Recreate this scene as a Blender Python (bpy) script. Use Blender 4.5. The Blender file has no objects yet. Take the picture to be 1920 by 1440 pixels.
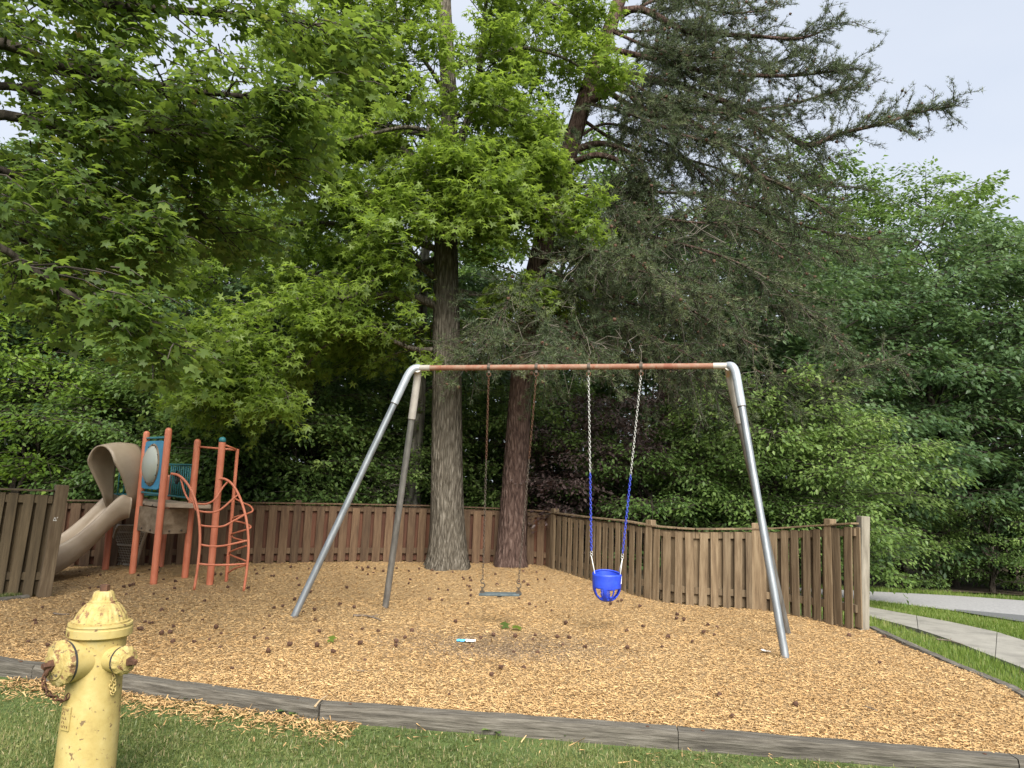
import bpy, bmesh, math, random
import numpy as np
from mathutils import Vector, Matrix

random.seed(7)
RNG = np.random.default_rng(11)
sc = bpy.context.scene
COL = sc.collection

# ------------------------------------------------------------------ camera
EYE = 1.5
FPX = 1380.0                      # focal length in pixels of a 1920 px wide frame
ROLL = 0.038
PITCH = math.atan(184.0 / FPX)
cp, sp = math.cos(PITCH), math.sin(PITCH)
FWD = Vector((0, cp, sp)); R0 = Vector((1, 0, 0)); U0 = Vector((0, -sp, cp))
RIGHT = R0 * math.cos(ROLL) + U0 * math.sin(ROLL)
UP = U0 * math.cos(ROLL) - R0 * math.sin(ROLL)
CAMP = Vector((0, 0, EYE))
cam = bpy.data.cameras.new('camera'); camo = bpy.data.objects.new('camera', cam); COL.objects.link(camo)
m = Matrix((RIGHT, UP, -FWD)).transposed().to_4x4(); m.translation = CAMP
camo.matrix_world = m
cam.sensor_width = 36; cam.lens = 36 * FPX / 1920; cam.clip_end = 2000
sc.camera = camo

# ------------------------------------------------------------------ world, sun, exposure
SUN_EL, SUN_AZ = math.radians(42), math.radians(170)     # azimuth clockwise from +Y
w = bpy.data.worlds.new('World'); sc.world = w; w.use_nodes = True
nt = w.node_tree; nt.nodes.clear()
out = nt.nodes.new('ShaderNodeOutputWorld'); bg = nt.nodes.new('ShaderNodeBackground')
sky = nt.nodes.new('ShaderNodeTexSky'); sky.sky_type = 'NISHITA'; sky.sun_disc = False
sky.sun_elevation = SUN_EL; sky.sun_rotation = SUN_AZ; sky.air_density = 1.0; sky.dust_density = 2.0
tc = nt.nodes.new('ShaderNodeTexCoord'); mp = nt.nodes.new('ShaderNodeMapping'); mp.inputs['Scale'].default_value = (1.2, 1.2, 3.0)
nz = nt.nodes.new('ShaderNodeTexNoise'); nz.inputs['Scale'].default_value = 1.6; nz.inputs['Detail'].default_value = 5; nz.inputs['Roughness'].default_value = 0.45
mr = nt.nodes.new('ShaderNodeMapRange'); mr.inputs['From Min'].default_value = 0.3; mr.inputs['From Max'].default_value = 0.7
mr.inputs['To Min'].default_value = 0.72; mr.inputs['To Max'].default_value = 1.0
mx = nt.nodes.new('ShaderNodeMix'); mx.data_type = 'RGBA'
mx.inputs[7].default_value = (3.6, 3.85, 4.3, 1)          # thin high cloud
nt.links.new(tc.outputs['Generated'], mp.inputs['Vector']); nt.links.new(mp.outputs[0], nz.inputs['Vector'])
nt.links.new(nz.outputs[0], mr.inputs[0]); nt.links.new(mr.outputs[0], mx.inputs[0])
nt.links.new(sky.outputs[0], mx.inputs[6]); nt.links.new(mx.outputs[2], bg.inputs[0]); nt.links.new(bg.outputs[0], out.inputs[0])
bg.inputs[1].default_value = 0.1
sl = bpy.data.lights.new('sun', 'SUN'); sl.energy = 4.0; sl.angle = math.radians(45); sl.color = (1.0, 0.95, 0.86)
so = bpy.data.objects.new('sun', sl); COL.objects.link(so)
sdir = Vector((math.sin(SUN_AZ) * math.cos(SUN_EL), math.cos(SUN_AZ) * math.cos(SUN_EL), math.sin(SUN_EL)))
so.rotation_euler = sdir.to_track_quat('Z', 'Y').to_euler(); so.location = (0, 0, 30)
sc.view_settings.view_transform = 'Standard'; sc.view_settings.look = 'None'
sc.view_settings.exposure = 1.2; sc.view_settings.gamma = 1.0
sc.render.engine = 'CYCLES'
cy = sc.cycles
cy.max_bounces = 10; cy.diffuse_bounces = 7; cy.glossy_bounces = 2; cy.transmission_bounces = 6; cy.transparent_max_bounces = 6
cy.caustics_reflective = False; cy.caustics_refractive = False; cy.use_denoising = True

# ------------------------------------------------------------------ pixel helpers
def ray(px, py):
    return (RIGHT * ((px - 960) / FPX) + UP * (-(py - 720) / FPX) + FWD)
def at(px, py, Y):                # the point seen at that pixel whose distance from the lens along +Y is Y
    r = ray(px, py); return CAMP + r * (Y / r.y)
def sm(a, b, x):
    t = min(1.0, max(0.0, (x - a) / (b - a))); return t * t * (3 - 2 * t)
def T(x, y):                      # terrain of the play bed: level, falling gently to the wood and to the road
    z = 0.06 * max(0.0, min(y, 12.5) - 9.5) * (1 - sm(2.2, 4.2, x)) - 0.015 * max(0.0, min(y, 40) - 13.0)
    z -= sm(3.4, 6.2, x) * 0.060 * max(0.0, min(y, 21) - 9.0)
    return z
def gr(px, py, dz=0.0):           # the terrain point seen at that pixel
    r = ray(px, py); t0 = 0.5
    lo, hi = 0.5, 120.0
    f = lambda t: (CAMP.z + r.z * t) - (T(CAMP.x + r.x * t, CAMP.y + r.y * t) + dz)
    for _ in range(60):
        mid = 0.5 * (lo + hi)
        if f(mid) > 0: lo = mid
        else: hi = mid
    return CAMP + r * lo

# ------------------------------------------------------------------ object helpers
def tag(o, label=None, cat=None, group=None, kind=None):
    if label: o['label'] = label
    if cat: o['category'] = cat
    if group: o['group'] = group
    if kind: o['kind'] = kind
    return o
def empty(name, loc=(0, 0, 0), rz=0.0):
    o = bpy.data.objects.new(name, None); o.location = loc; o.rotation_euler = (0, 0, rz); o.empty_display_size = 0.1
    COL.objects.link(o); return o
def link(name, me, mat=None, parent=None, smooth=False):
    o = bpy.data.objects.new(name, me); COL.objects.link(o)
    if mat is not None and not me.materials: me.materials.append(mat)
    if smooth:
        me.polygons.foreach_set('use_smooth', np.ones(len(me.polygons), dtype=bool))
    if parent is not None:
        o.parent = parent
        # things are modelled in world space; the empty carries the base point
        mw = Matrix.Translation(parent_origin(parent)); o.matrix_parent_inverse = mw.inverted()
    return o
def parent_origin(p):
    v = Vector(p.location); 
    while p.parent is not None:
        p = p.parent
        if p.type == 'EMPTY': v = Vector(p.location); break
    return v if p.type == 'EMPTY' else Vector((0, 0, 0))
def link_sub(name, me, mat, part, smooth=False):      # a sub-part: its part has an identity transform in world space
    o = bpy.data.objects.new(name, me); COL.objects.link(o)
    if mat is not None and not me.materials: me.materials.append(mat)
    if smooth: me.polygons.foreach_set('use_smooth', np.ones(len(me.polygons), dtype=bool))
    o.parent = part
    return o

class MB:
    """collects boxes, tubes and lathes; build() makes ONE mesh"""
    def __init__(s): s.v = []; s.f = []
    def add(s, vs, fs):
        n = len(s.v); s.v.extend([tuple(v) for v in vs]); s.f.extend([tuple(i + n for i in f) for f in fs]); return s
    def box(s, c, size, M=None, taper=1.0):
        c = Vector(c); x, y, z = size[0] / 2, size[1] / 2, size[2] / 2
        P = [(-x, -y, -z), (x, -y, -z), (x, y, -z), (-x, y, -z)] + [(-x * taper, -y * taper, z), (x * taper, -y * taper, z), (x * taper, y * taper, z), (-x * taper, y * taper, z)]
        P = [(M @ Vector(p) if M is not None else Vector(p)) + c for p in P]
        return s.add(P, [(0, 3, 2, 1), (4, 5, 6, 7), (0, 1, 5, 4), (1, 2, 6, 5), (2, 3, 7, 6), (3, 0, 4, 7)])
    def tube(s, pts, rad, n=10, cap=True, dome=False):
        pts = [Vector(p) for p in pts]; k = len(pts)
        if not hasattr(rad, '__len__'): rad = [rad] * k
        rings = []; prev = None
        for i in range(k):
            d = (pts[min(i + 1, k - 1)] - pts[max(i - 1, 0)]).normalized()
            if prev is None:
                a = Vector((0, 0, 1)) if abs(d.z) < 0.9 else Vector((1, 0, 0))
                u = d.cross(a).normalized()
            else:
                u = (prev - d * prev.dot(d)).normalized()
            prev = u; v = d.cross(u)
            rings.append([pts[i] + (u * math.cos(2 * math.pi * j / n) + v * math.sin(2 * math.pi * j / n)) * rad[i] for j in range(n)])
        if dome:
            d = (pts[-1] - pts[-2]).normalized(); u = prev; v = d.cross(u)
            for q in (0.4, 0.75, 0.95):
                rr = rad[-1] * math.sqrt(1 - q * q)
                rings.append([pts[-1] + d * rad[-1] * q + (u * math.cos(2 * math.pi * j / n) + v * math.sin(2 * math.pi * j / n)) * rr for j in range(n)])
        vs = [p for r in rings for p in r]; fs = []
        for i in range(len(rings) - 1):
            for j in range(n):
                a = i * n + j; b = i * n + (j + 1) % n; fs.append((a, b, b + n, a + n))
        if cap:
            fs.append(tuple(range(n))[::-1]); e = (len(rings) - 1) * n; fs.append(tuple(e + j for j in range(n)))
        return s.add(vs, fs)
    def lathe(s, prof, o=(0, 0, 0), axis=(0, 0, 1), n=28, cap=True, mod=None):
        o = Vector(o); d = Vector(axis).normalized(); q = d.to_track_quat('Z', 'Y').to_matrix(); vs = []; fs = []
        for i, (r, z) in enumerate(prof):
            for j in range(n):
                t = 2 * math.pi * j / n; rr = r * (mod(t, i) if mod else 1)
                vs.append(o + q @ Vector((rr * math.cos(t), rr * math.sin(t), z)))
        for i in range(len(prof) - 1):
            for j in range(n):
                a = i * n + j; b = i * n + (j + 1) % n; fs.append((a, b, b + n, a + n))
        if cap:
            fs.append(tuple(range(n))[::-1]); e = (len(prof) - 1) * n; fs.append(tuple(e + j for j in range(n)))
        return s.add(vs, fs)
    def mesh(s, name, bevel=0):
        me = bpy.data.meshes.new(name); me.from_pydata([tuple(v) for v in s.v], [], s.f); me.update()
        if bevel:
            bm = bmesh.new(); bm.from_mesh(me)
            bmesh.ops.bevel(bm, geom=bm.edges[:], offset=bevel, segments=2, affect='EDGES', profile=0.6)
            bm.to_mesh(me); bm.free()
        return me
    def build(s, name, mat, parent=None, smooth=False, bevel=0):
        me = s.mesh(name, bevel)
        if smooth == 'auto':
            o = link(name, me, mat, parent, True); me.set_sharp_from_angle(angle=math.radians(40)); return o
        return link(name, me, mat, parent, smooth)

def crom(pts, n):                 # Catmull-Rom resample
    P = [np.array(p, float) for p in pts]; P = [2 * P[0] - P[1]] + P + [2 * P[-1] - P[-2]]; o = []
    for i in range(1, len(P) - 2):
        for k in range(n):
            t = k / n; a, b, c, d = P[i - 1], P[i], P[i + 1], P[i + 2]
            o.append(0.5 * (2 * b + (c - a) * t + (2 * a - 5 * b + 4 * c - d) * t * t + (3 * b - a - 3 * c + d) * t ** 3))
    o.append(P[-2]); return np.array(o)

def npmesh(name, V, faces_len, loops, val=None):
    me = bpy.data.meshes.new(name)
    me.vertices.add(len(V)); me.vertices.foreach_set('co', np.ascontiguousarray(V, dtype=np.float32).ravel())
    me.loops.add(len(loops)); me.loops.foreach_set('vertex_index', np.ascontiguousarray(loops, dtype=np.int32))
    starts = np.concatenate([[0], np.cumsum(faces_len)[:-1]]).astype(np.int32)
    me.polygons.add(len(faces_len)); me.polygons.foreach_set('loop_start', starts)
    me.update(calc_edges=True)
    if val is not None:
        a = me.attributes.new('v', 'FLOAT', 'FACE'); a.data.foreach_set('value', np.ascontiguousarray(val, dtype=np.float32))
    return me
def nrm(a):
    return a / np.maximum(np.linalg.norm(a, axis=1, keepdims=True), 1e-9)
def scatter_mesh(name, tv, tf, pos, X, N, size, val, ysize=None):
    """copies of a small template (leaf, blade, chip) as one mesh"""
    X = nrm(X); N = nrm(N - X * (N * X).sum(1, keepdims=True)); Y = np.cross(N, X)
    tv = np.array(tv, float); n = len(pos); k = len(tv)
    s = np.asarray(size, float).reshape(-1, 1, 1); ys = s if ysize is None else np.asarray(ysize, float).reshape(-1, 1, 1)
    V = pos[:, None, :] + s * tv[None, :, 0:1] * X[:, None, :] + ys * tv[None, :, 1:2] * Y[:, None, :] + s * tv[None, :, 2:3] * N[:, None, :]
    fl = np.array([len(f) for f in tf]); lp = np.array([i for f in tf for i in f])
    loops = (lp[None, :] + (np.arange(n) * k)[:, None]).ravel()
    return npmesh(name, V.reshape(-1, 3), np.tile(fl, n), loops, np.repeat(val, len(tf)))
def seg_mesh(name, A, B, ra, rb, n=4):
    """many thin tapered twigs as one mesh"""
    A = np.asarray(A, float); B = np.asarray(B, float); d = nrm(B - A)
    h = np.where(np.abs(d[:, 2:3]) < 0.9, np.array([[0, 0, 1.0]]), np.array([[1.0, 0, 0]]))
    u = nrm(np.cross(d, h)); v = np.cross(d, u); ang = 2 * np.pi * np.arange(n) / n
    ca, sa = np.cos(ang)[None, :, None], np.sin(ang)[None, :, None]
    o = u[:, None, :] * ca + v[:, None, :] * sa
    ra = np.broadcast_to(np.asarray(ra, float), (len(A),)).reshape(-1, 1, 1); rb = np.broadcast_to(np.asarray(rb, float), (len(A),)).reshape(-1, 1, 1)
    V = np.concatenate([A[:, None, :] + o * ra, B[:, None, :] + o * rb], axis=1)
    lp = np.array([[j, (j + 1) % n, n + (j + 1) % n, n + j] for j in range(n)]).ravel()
    loops = (lp[None, :] + (np.arange(len(A)) * 2 * n)[:, None]).ravel()
    return npmesh(name, V.reshape(-1, 3), np.full(len(A) * n, 4), loops)

# ------------------------------------------------------------------ materials
def newmat(name):
    ma = bpy.data.materials.new(name); ma.use_nodes = True; n = ma.node_tree; n.nodes.clear()
    o = n.nodes.new('ShaderNodeOutputMaterial'); return ma, n, o
def ramp(n, stops):
    r = n.nodes.new('ShaderNodeValToRGB'); e = r.color_ramp.elements
    while len(e) < len(stops): e.new(0.5)
    for k, (p, c) in enumerate(stops): e[k].position = p; e[k].color = (c[0], c[1], c[2], 1)
    return r
def pmat(name, stops, scale=6.0, rough=0.6, metal=0.0, bump=0.0, stretch=(1, 1, 1), detail=6.0, nrough=0.6, objvar=0.0, spec=0.4, bscale=None, spots=None, rough_var=0.0, coord='Object', dist=0.02, voro=None):
    ma, n, o = newmat(name); L = n.links.new
    b = n.nodes.new('ShaderNodeBsdfPrincipled'); L(b.outputs[0], o.inputs[0])
    b.inputs['Metallic'].default_value = metal; b.inputs['Roughness'].default_value = rough; b.inputs['Specular IOR Level'].default_value = spec
    tc = n.nodes.new('ShaderNodeTexCoord'); mp = n.nodes.new('ShaderNodeMapping'); mp.inputs['Scale'].default_value = stretch
    L(tc.outputs[coord], mp.inputs['Vector'])
    oi = n.nodes.new('ShaderNodeObjectInfo')
    if objvar:
        ml = n.nodes.new('ShaderNodeVectorMath'); ml.operation = 'SCALE'; ml.inputs[0].default_value = (37, 51, 13); L(oi.outputs['Random'], ml.inputs['Scale'])
        L(ml.outputs[0], mp.inputs['Location'])
    nz = n.nodes.new('ShaderNodeTexNoise'); nz.inputs['Scale'].default_value = scale; nz.inputs['Detail'].default_value = detail; nz.inputs['Roughness'].default_value = nrough
    L(mp.outputs[0], nz.inputs['Vector'])
    rp = ramp(n, stops); L(nz.outputs[0], rp.inputs[0]); colr = rp.outputs[0]
    if objvar:
        hs = n.nodes.new('ShaderNodeHueSaturation'); m1 = n.nodes.new('ShaderNodeMapRange')
        m1.inputs['To Min'].default_value = 1 - objvar; m1.inputs['To Max'].default_value = 1 + objvar
        L(oi.outputs['Random'], m1.inputs[0]); L(m1.outputs[0], hs.inputs['Value']); L(colr, hs.inputs['Color']); colr = hs.outputs[0]
    if spots:                      # (colour, scale, threshold) chipped paint, rust
        for (c, s2, th) in spots:
            n2 = n.nodes.new('ShaderNodeTexNoise'); n2.inputs['Scale'].default_value = s2; n2.inputs['Detail'].default_value = 8; n2.inputs['Roughness'].default_value = 0.65
            L(tc.outputs[coord], n2.inputs['Vector'])
            m2 = n.nodes.new('ShaderNodeMapRange'); m2.inputs['From Min'].default_value = th; m2.inputs['From Max'].default_value = th + 0.035; L(n2.outputs[0], m2.inputs[0])
            mm = n.nodes.new('ShaderNodeMix'); mm.data_type = 'RGBA'; L(m2.outputs[0], mm.inputs[0]); L(colr, mm.inputs[6]); mm.inputs[7].default_value = (*c, 1); colr = mm.outputs[2]
    L(colr, b.inputs['Base Color'])
    if rough_var:
        m3 = n.nodes.new('ShaderNodeMapRange'); m3.inputs['To Min'].default_value = rough - rough_var; m3.inputs['To Max'].default_value = rough + rough_var
        L(nz.outputs[0], m3.inputs[0]); L(m3.outputs[0], b.inputs['Roughness'])
    if bump:
        bp = n.nodes.new('ShaderNodeBump'); bp.inputs['Strength'].default_value = bump; bp.inputs['Distance'].default_value = dist
        src = nz.outputs[0]
        if bscale:
            n4 = n.nodes.new('ShaderNodeTexNoise'); n4.inputs['Scale'].default_value = bscale; n4.inputs['Detail'].default_value = 6; L(mp.outputs[0], n4.inputs['Vector']); src = n4.outputs[0]
        L(src, bp.inputs['Height']); L(bp.outputs[0], b.inputs['Normal'])
    return ma
def leafmat(name, stops, trans=(0.2, 0.32, 0.03), tfac=0.4, rough=0.45, objvar=0.0, spec=0.35):
    ma, n, o = newmat(name); L = n.links.new
    at_ = n.nodes.new('ShaderNodeAttribute'); at_.attribute_name = 'v'
    rp = ramp(n, stops); L(at_.outputs['Fac'], rp.inputs[0]); c = rp.outputs[0]
    if objvar:
        oi = n.nodes.new('ShaderNodeObjectInfo'); hs = n.nodes.new('ShaderNodeHueSaturation')
        m1 = n.nodes.new('ShaderNodeMapRange'); m1.inputs['To Min'].default_value = 1 - objvar; m1.inputs['To Max'].default_value = 1 + objvar
        L(oi.outputs['Random'], m1.inputs[0]); L(m1.outputs[0], hs.inputs['Value'])
        m2 = n.nodes.new('ShaderNodeMapRange'); m2.inputs['To Min'].default_value = 0.515; m2.inputs['To Max'].default_value = 0.499
        L(oi.outputs['Random'], m2.inputs[0]); L(m2.outputs[0], hs.inputs['Hue']); L(c, hs.inputs['Color']); c = hs.outputs[0]
    b = n.nodes.new('ShaderNodeBsdfPrincipled'); b.inputs['Roughness'].default_value = rough; b.inputs['Specular IOR Level'].default_value = spec; L(c, b.inputs['Base Color'])
    t = n.nodes.new('ShaderNodeBsdfTranslucent'); mm = n.nodes.new('ShaderNodeMix'); mm.data_type = 'RGBA'; mm.inputs[0].default_value = 0.6
    L(c, mm.inputs[6]); mm.inputs[7].default_value = (*trans, 1); L(mm.outputs[2], t.inputs[0])
    ms = n.nodes.new('ShaderNodeMixShader'); ms.inputs[0].default_value = tfac; L(b.outputs[0], ms.inputs[1]); L(t.outputs[0], ms.inputs[2]); L(ms.outputs[0], o.inputs[0])
    return ma
def attrmat(name, stops, rough=0.8, patch=None):
    ma, n, o = newmat(name); L = n.links.new
    a = n.nodes.new('ShaderNodeAttribute'); a.attribute_name = 'v'; rp = ramp(n, stops); L(a.outputs['Fac'], rp.inputs[0])
    b = n.nodes.new('ShaderNodeBsdfPrincipled'); b.inputs['Roughness'].default_value = rough; b.inputs['Specular IOR Level'].default_value = 0.2
    c = rp.outputs[0]
    if patch:
        tc = n.nodes.new('ShaderNodeTexCoord'); nz = n.nodes.new('ShaderNodeTexNoise'); nz.inputs['Scale'].default_value = patch[0]; nz.inputs['Detail'].default_value = 3
        L(tc.outputs['Object'], nz.inputs['Vector']); m1 = n.nodes.new('ShaderNodeMapRange'); m1.inputs['From Min'].default_value = 0.35; m1.inputs['From Max'].default_value = 0.68; L(nz.outputs[0], m1.inputs[0])
        mm = n.nodes.new('ShaderNodeMix'); mm.data_type = 'RGBA'; mm.blend_type = 'MULTIPLY'; mm.inputs[7].default_value = (*patch[1], 1)
        L(m1.outputs[0], mm.inputs[0]); L(c, mm.inputs[6]); c = mm.outputs[2]
    L(c, b.inputs['Base Color']); L(b.outputs[0], o.inputs[0]); return ma

M = {}
M['mulch'] = pmat('mulch', [(0.25, (0.26, 0.16, 0.075)), (0.5, (0.38, 0.255, 0.125)), (0.75, (0.47, 0.335, 0.175))], 70, 0.9, bump=0.9, stretch=(1, 2.4, 1), dist=0.03)
M['chip'] = attrmat('wood_chip', [(0.0, (0.20, 0.12, 0.06)), (0.2, (0.36, 0.235, 0.115)), (0.6, (0.485, 0.315, 0.142)), (1.0, (0.59, 0.43, 0.23))], patch=(0.55, (0.92, 0.88, 0.84)))
M['chip_dull'] = attrmat('worn_chip', [(0.0, (0.10, 0.068, 0.044)), (0.5, (0.21, 0.15, 0.098)), (1.0, (0.36, 0.275, 0.185))])
M['soil'] = pmat('soil', [(0.3, (0.05, 0.04, 0.025)), (0.55, (0.075, 0.085, 0.025)), (0.75, (0.13, 0.10, 0.055))], 14, 0.95, bump=0.6)
M['lawn'] = pmat('lawn', [(0.3, (0.05, 0.075, 0.02)), (0.55, (0.085, 0.13, 0.03)), (0.8, (0.16, 0.15, 0.07))], 9, 0.9, bump=0.8, bscale=90)
M['litter'] = pmat('forest_litter', [(0.3, (0.03, 0.025, 0.014)), (0.6, (0.07, 0.05, 0.028)), (0.8, (0.05, 0.07, 0.02))], 7, 0.95, bump=0.8, bscale=40)
M['grass'] = leafmat('grass_blade', [(0.0, (0.07, 0.095, 0.030)), (0.5, (0.14, 0.172, 0.055)), (0.9, (0.25, 0.255, 0.10)), (1.0, (0.38, 0.32, 0.18))], (0.24, 0.34, 0.06), 0.35)
M['verge'] = leafmat('verge_blade', [(0.0, (0.06, 0.10, 0.02)), (0.5, (0.12, 0.185, 0.034)), (0.9, (0.19, 0.26, 0.055)), (1.0, (0.34, 0.30, 0.14))], (0.24, 0.38, 0.04), 0.35)
M['concrete'] = pmat('concrete', [(0.3, (0.17, 0.163, 0.145)), (0.5, (0.235, 0.225, 0.20)), (0.7, (0.275, 0.265, 0.235))], 4, 0.85, bump=0.25, bscale=120, detail=9)
M['asphalt'] = pmat('old_asphalt', [(0.3, (0.20, 0.20, 0.205)), (0.5, (0.275, 0.275, 0.28)), (0.7, (0.33, 0.33, 0.335))], 22, 0.9, bump=0.5, detail=9)
M['patch'] = pmat('asphalt_patch', [(0.3, (0.09, 0.095, 0.10)), (0.7, (0.13, 0.135, 0.14))], 60, 0.9, bump=0.4)
M['timber'] = pmat('weathered_timber', [(0.25, (0.035, 0.031, 0.025)), (0.5, (0.10, 0.090, 0.074)), (0.75, (0.185, 0.17, 0.145))], 9, 0.9, bump=0.7, stretch=(0.5, 7, 7), objvar=0.12)
M['board_back'] = pmat('fence_board_brown', [(0.25, (0.050, 0.028, 0.016)), (0.5, (0.094, 0.057, 0.032)), (0.78, (0.145, 0.096, 0.056))], 5, 0.85, bump=0.4, stretch=(5, 5, 0.45), objvar=0.24)
M['board_rear'] = pmat('fence_board_red', [(0.25, (0.055, 0.022, 0.013)), (0.55, (0.10, 0.042, 0.024)), (0.8, (0.15, 0.07, 0.04))], 5, 0.85, bump=0.4, stretch=(5, 5, 0.45), objvar=0.25)
M['board_side'] = pmat('fence_board_tan', [(0.25, (0.066, 0.043, 0.024)), (0.5, (0.136, 0.096, 0.056)), (0.78, (0.23, 0.175, 0.11))], 5, 0.85, bump=0.45, stretch=(5, 5, 0.45), objvar=0.25)
M['board_left'] = pmat('fence_board_olive', [(0.25, (0.042, 0.030, 0.016)), (0.5, (0.078, 0.056, 0.030)), (0.78, (0.12, 0.088, 0.050))], 5, 0.85, bump=0.45, stretch=(5, 5, 0.45), objvar=0.18)
M['post_grey'] = pmat('weathered_post', [(0.25, (0.10, 0.088, 0.068)), (0.5, (0.20, 0.18, 0.145)), (0.78, (0.29, 0.265, 0.22))], 6, 0.9, bump=0.6, stretch=(4, 4, 0.5), spots=[((0.09, 0.085, 0.045), 5, 0.62)])
M['galv'] = pmat('galvanised_pipe', [(0.3, (0.20, 0.22, 0.24)), (0.7, (0.31, 0.335, 0.36))], 5, 0.5, metal=0.7, bump=0.04, stretch=(3, 3, 0.8), rough_var=0.12)
M['galv_dark'] = pmat('weathered_pipe', [(0.3, (0.11, 0.107, 0.10)), (0.7, (0.22, 0.212, 0.20))], 6, 0.55, metal=0.6, stretch=(3, 3, 0.8), rough_var=0.12)
M['sleeve'] = pmat('white_galvanised_sleeve', [(0.3, (0.29, 0.32, 0.36)), (0.7, (0.40, 0.435, 0.47))], 8, 0.5, metal=0.4, spots=[((0.30, 0.29, 0.27), 18, 0.66)], rough_var=0.1)
M['sleeve_warm'] = pmat('chalky_sleeve', [(0.3, (0.31, 0.285, 0.255)), (0.7, (0.42, 0.395, 0.365))], 8, 0.55, metal=0.15, spots=[((0.42, 0.27, 0.17), 7, 0.63)])
M['rustpipe'] = pmat('rusty_pipe', [(0.3, (0.20, 0.075, 0.048)), (0.5, (0.25, 0.13, 0.088)), (0.7, (0.27, 0.20, 0.15))], 9, 0.75, metal=0.15, bump=0.2, spots=[((0.22, 0.075, 0.04), 14, 0.60)])
M['rust'] = pmat('rust', [(0.3, (0.05, 0.026, 0.018)), (0.7, (0.15, 0.072, 0.04))], 30, 0.8, metal=0.3)
M['steel'] = pmat('bright_chain', [(0.3, (0.38, 0.38, 0.365)), (0.7, (0.55, 0.55, 0.53))], 20, 0.45, metal=0.6)
M['darksteel'] = pmat('dark_chain', [(0.3, (0.05, 0.042, 0.034)), (0.7, (0.13, 0.105, 0.082))], 40, 0.6, metal=0.5)
M['bluechain'] = pmat('blue_coated_chain', [(0.3, (0.02, 0.035, 0.30)), (0.7, (0.04, 0.07, 0.45))], 20, 0.4)
M['bluepl'] = pmat('blue_plastic', [(0.3, (0.010, 0.035, 0.42)), (0.7, (0.022, 0.070, 0.56))], 9, 0.5, spec=0.5, rough_var=0.08)
M['whitecord'] = pmat('white_strap', [(0.3, (0.6, 0.6, 0.58)), (0.7, (0.75, 0.75, 0.72))], 10, 0.6)
M['slate'] = pmat('slate_rubber', [(0.3, (0.045, 0.062, 0.070)), (0.7, (0.11, 0.14, 0.15))], 14, 0.7)
M['coral'] = pmat('coral_paint', [(0.3, (0.43, 0.125, 0.066)), (0.7, (0.54, 0.19, 0.108))], 6, 0.5, spec=0.4, rough_var=0.1, spots=[((0.40, 0.20, 0.13), 12, 0.68)])
M['teal'] = pmat('teal_paint', [(0.3, (0.02, 0.13, 0.155)), (0.7, (0.035, 0.19, 0.215))], 5, 0.45)
M['bluepanel'] = pmat('blue_panel', [(0.3, (0.03, 0.20, 0.36)), (0.7, (0.055, 0.29, 0.47))], 4, 0.45, rough_var=0.08)
M['tan'] = pmat('tan_plastic', [(0.3, (0.235, 0.18, 0.125)), (0.7, (0.33, 0.265, 0.195))], 3, 0.42, spec=0.45, rough_var=0.1)
M['deck'] = pmat('deck_grey', [(0.3, (0.21, 0.16, 0.115)), (0.7, (0.37, 0.30, 0.225))], 7, 0.8, bump=0.1)
M['skirt'] = pmat('dirty_panel', [(0.25, (0.09, 0.06, 0.035)), (0.5, (0.19, 0.14, 0.09)), (0.75, (0.29, 0.23, 0.16))], 6, 0.85, stretch=(1, 1, 2))
M['wire'] = pmat('worn_wire', [(0.3, (0.22, 0.19, 0.15)), (0.7, (0.40, 0.36, 0.30))], 9, 0.6, metal=0.3)
M['black'] = pmat('black_rubber', [(0.3, (0.015, 0.015, 0.015)), (0.7, (0.04, 0.04, 0.04))], 9, 0.6)
M['yellow'] = pmat('hydrant_yellow', [(0.25, (0.25, 0.185, 0.065)), (0.45, (0.37, 0.285, 0.10)), (0.65, (0.42, 0.335, 0.135)), (0.8, (0.47, 0.40, 0.20))], 9, 0.6, bump=0.12, nrough=0.7, spots=[((0.36, 0.29, 0.12), 6, 0.60), ((0.15, 0.10, 0.05), 30, 0.61), ((0.09, 0.08, 0.06), 15, 0.70)])
M['yellow_worn'] = pmat('worn_yellow', [(0.25, (0.24, 0.17, 0.06)), (0.5, (0.37, 0.285, 0.10)), (0.8, (0.47, 0.39, 0.21))], 20, 0.75, bump=0.5, nrough=0.7, spots=[((0.19, 0.105, 0.05), 28, 0.56), ((0.10, 0.075, 0.05), 19, 0.62)])
M['cone'] = pmat('pine_cone', [(0.3, (0.035, 0.018, 0.011)), (0.7, (0.12, 0.06, 0.035))], 60, 0.8)
M['twigdry'] = pmat('dry_stick', [(0.3, (0.08, 0.06, 0.045)), (0.7, (0.20, 0.165, 0.13))], 30, 0.9, bump=0.4)
M['strawdry'] = pmat('dry_straw', [(0.3, (0.30, 0.21, 0.12)), (0.7, (0.52, 0.40, 0.25))], 30, 0.9)
M['white'] = pmat('white_print', [(0.3, (0.7, 0.7, 0.7)), (0.7, (0.8, 0.8, 0.8))], 4, 0.5)
M['skyblue'] = pmat('light_blue_print', [(0.3, (0.08, 0.38, 0.66)), (0.7, (0.12, 0.46, 0.74))], 4, 0.5)
def clearmat():
    ma, n, o = newmat('clear_dome'); b = n.nodes.new('ShaderNodeBsdfPrincipled'); n.links.new(b.outputs[0], o.inputs[0])
    b.inputs['Base Color'].default_value = (0.62, 0.62, 0.55, 1); b.inputs['Roughness'].default_value = 0.18; b.inputs['Transmission Weight'].default_value = 0.45; b.inputs['IOR'].default_value = 1.3
    return ma
M['dome'] = clearmat()
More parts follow.
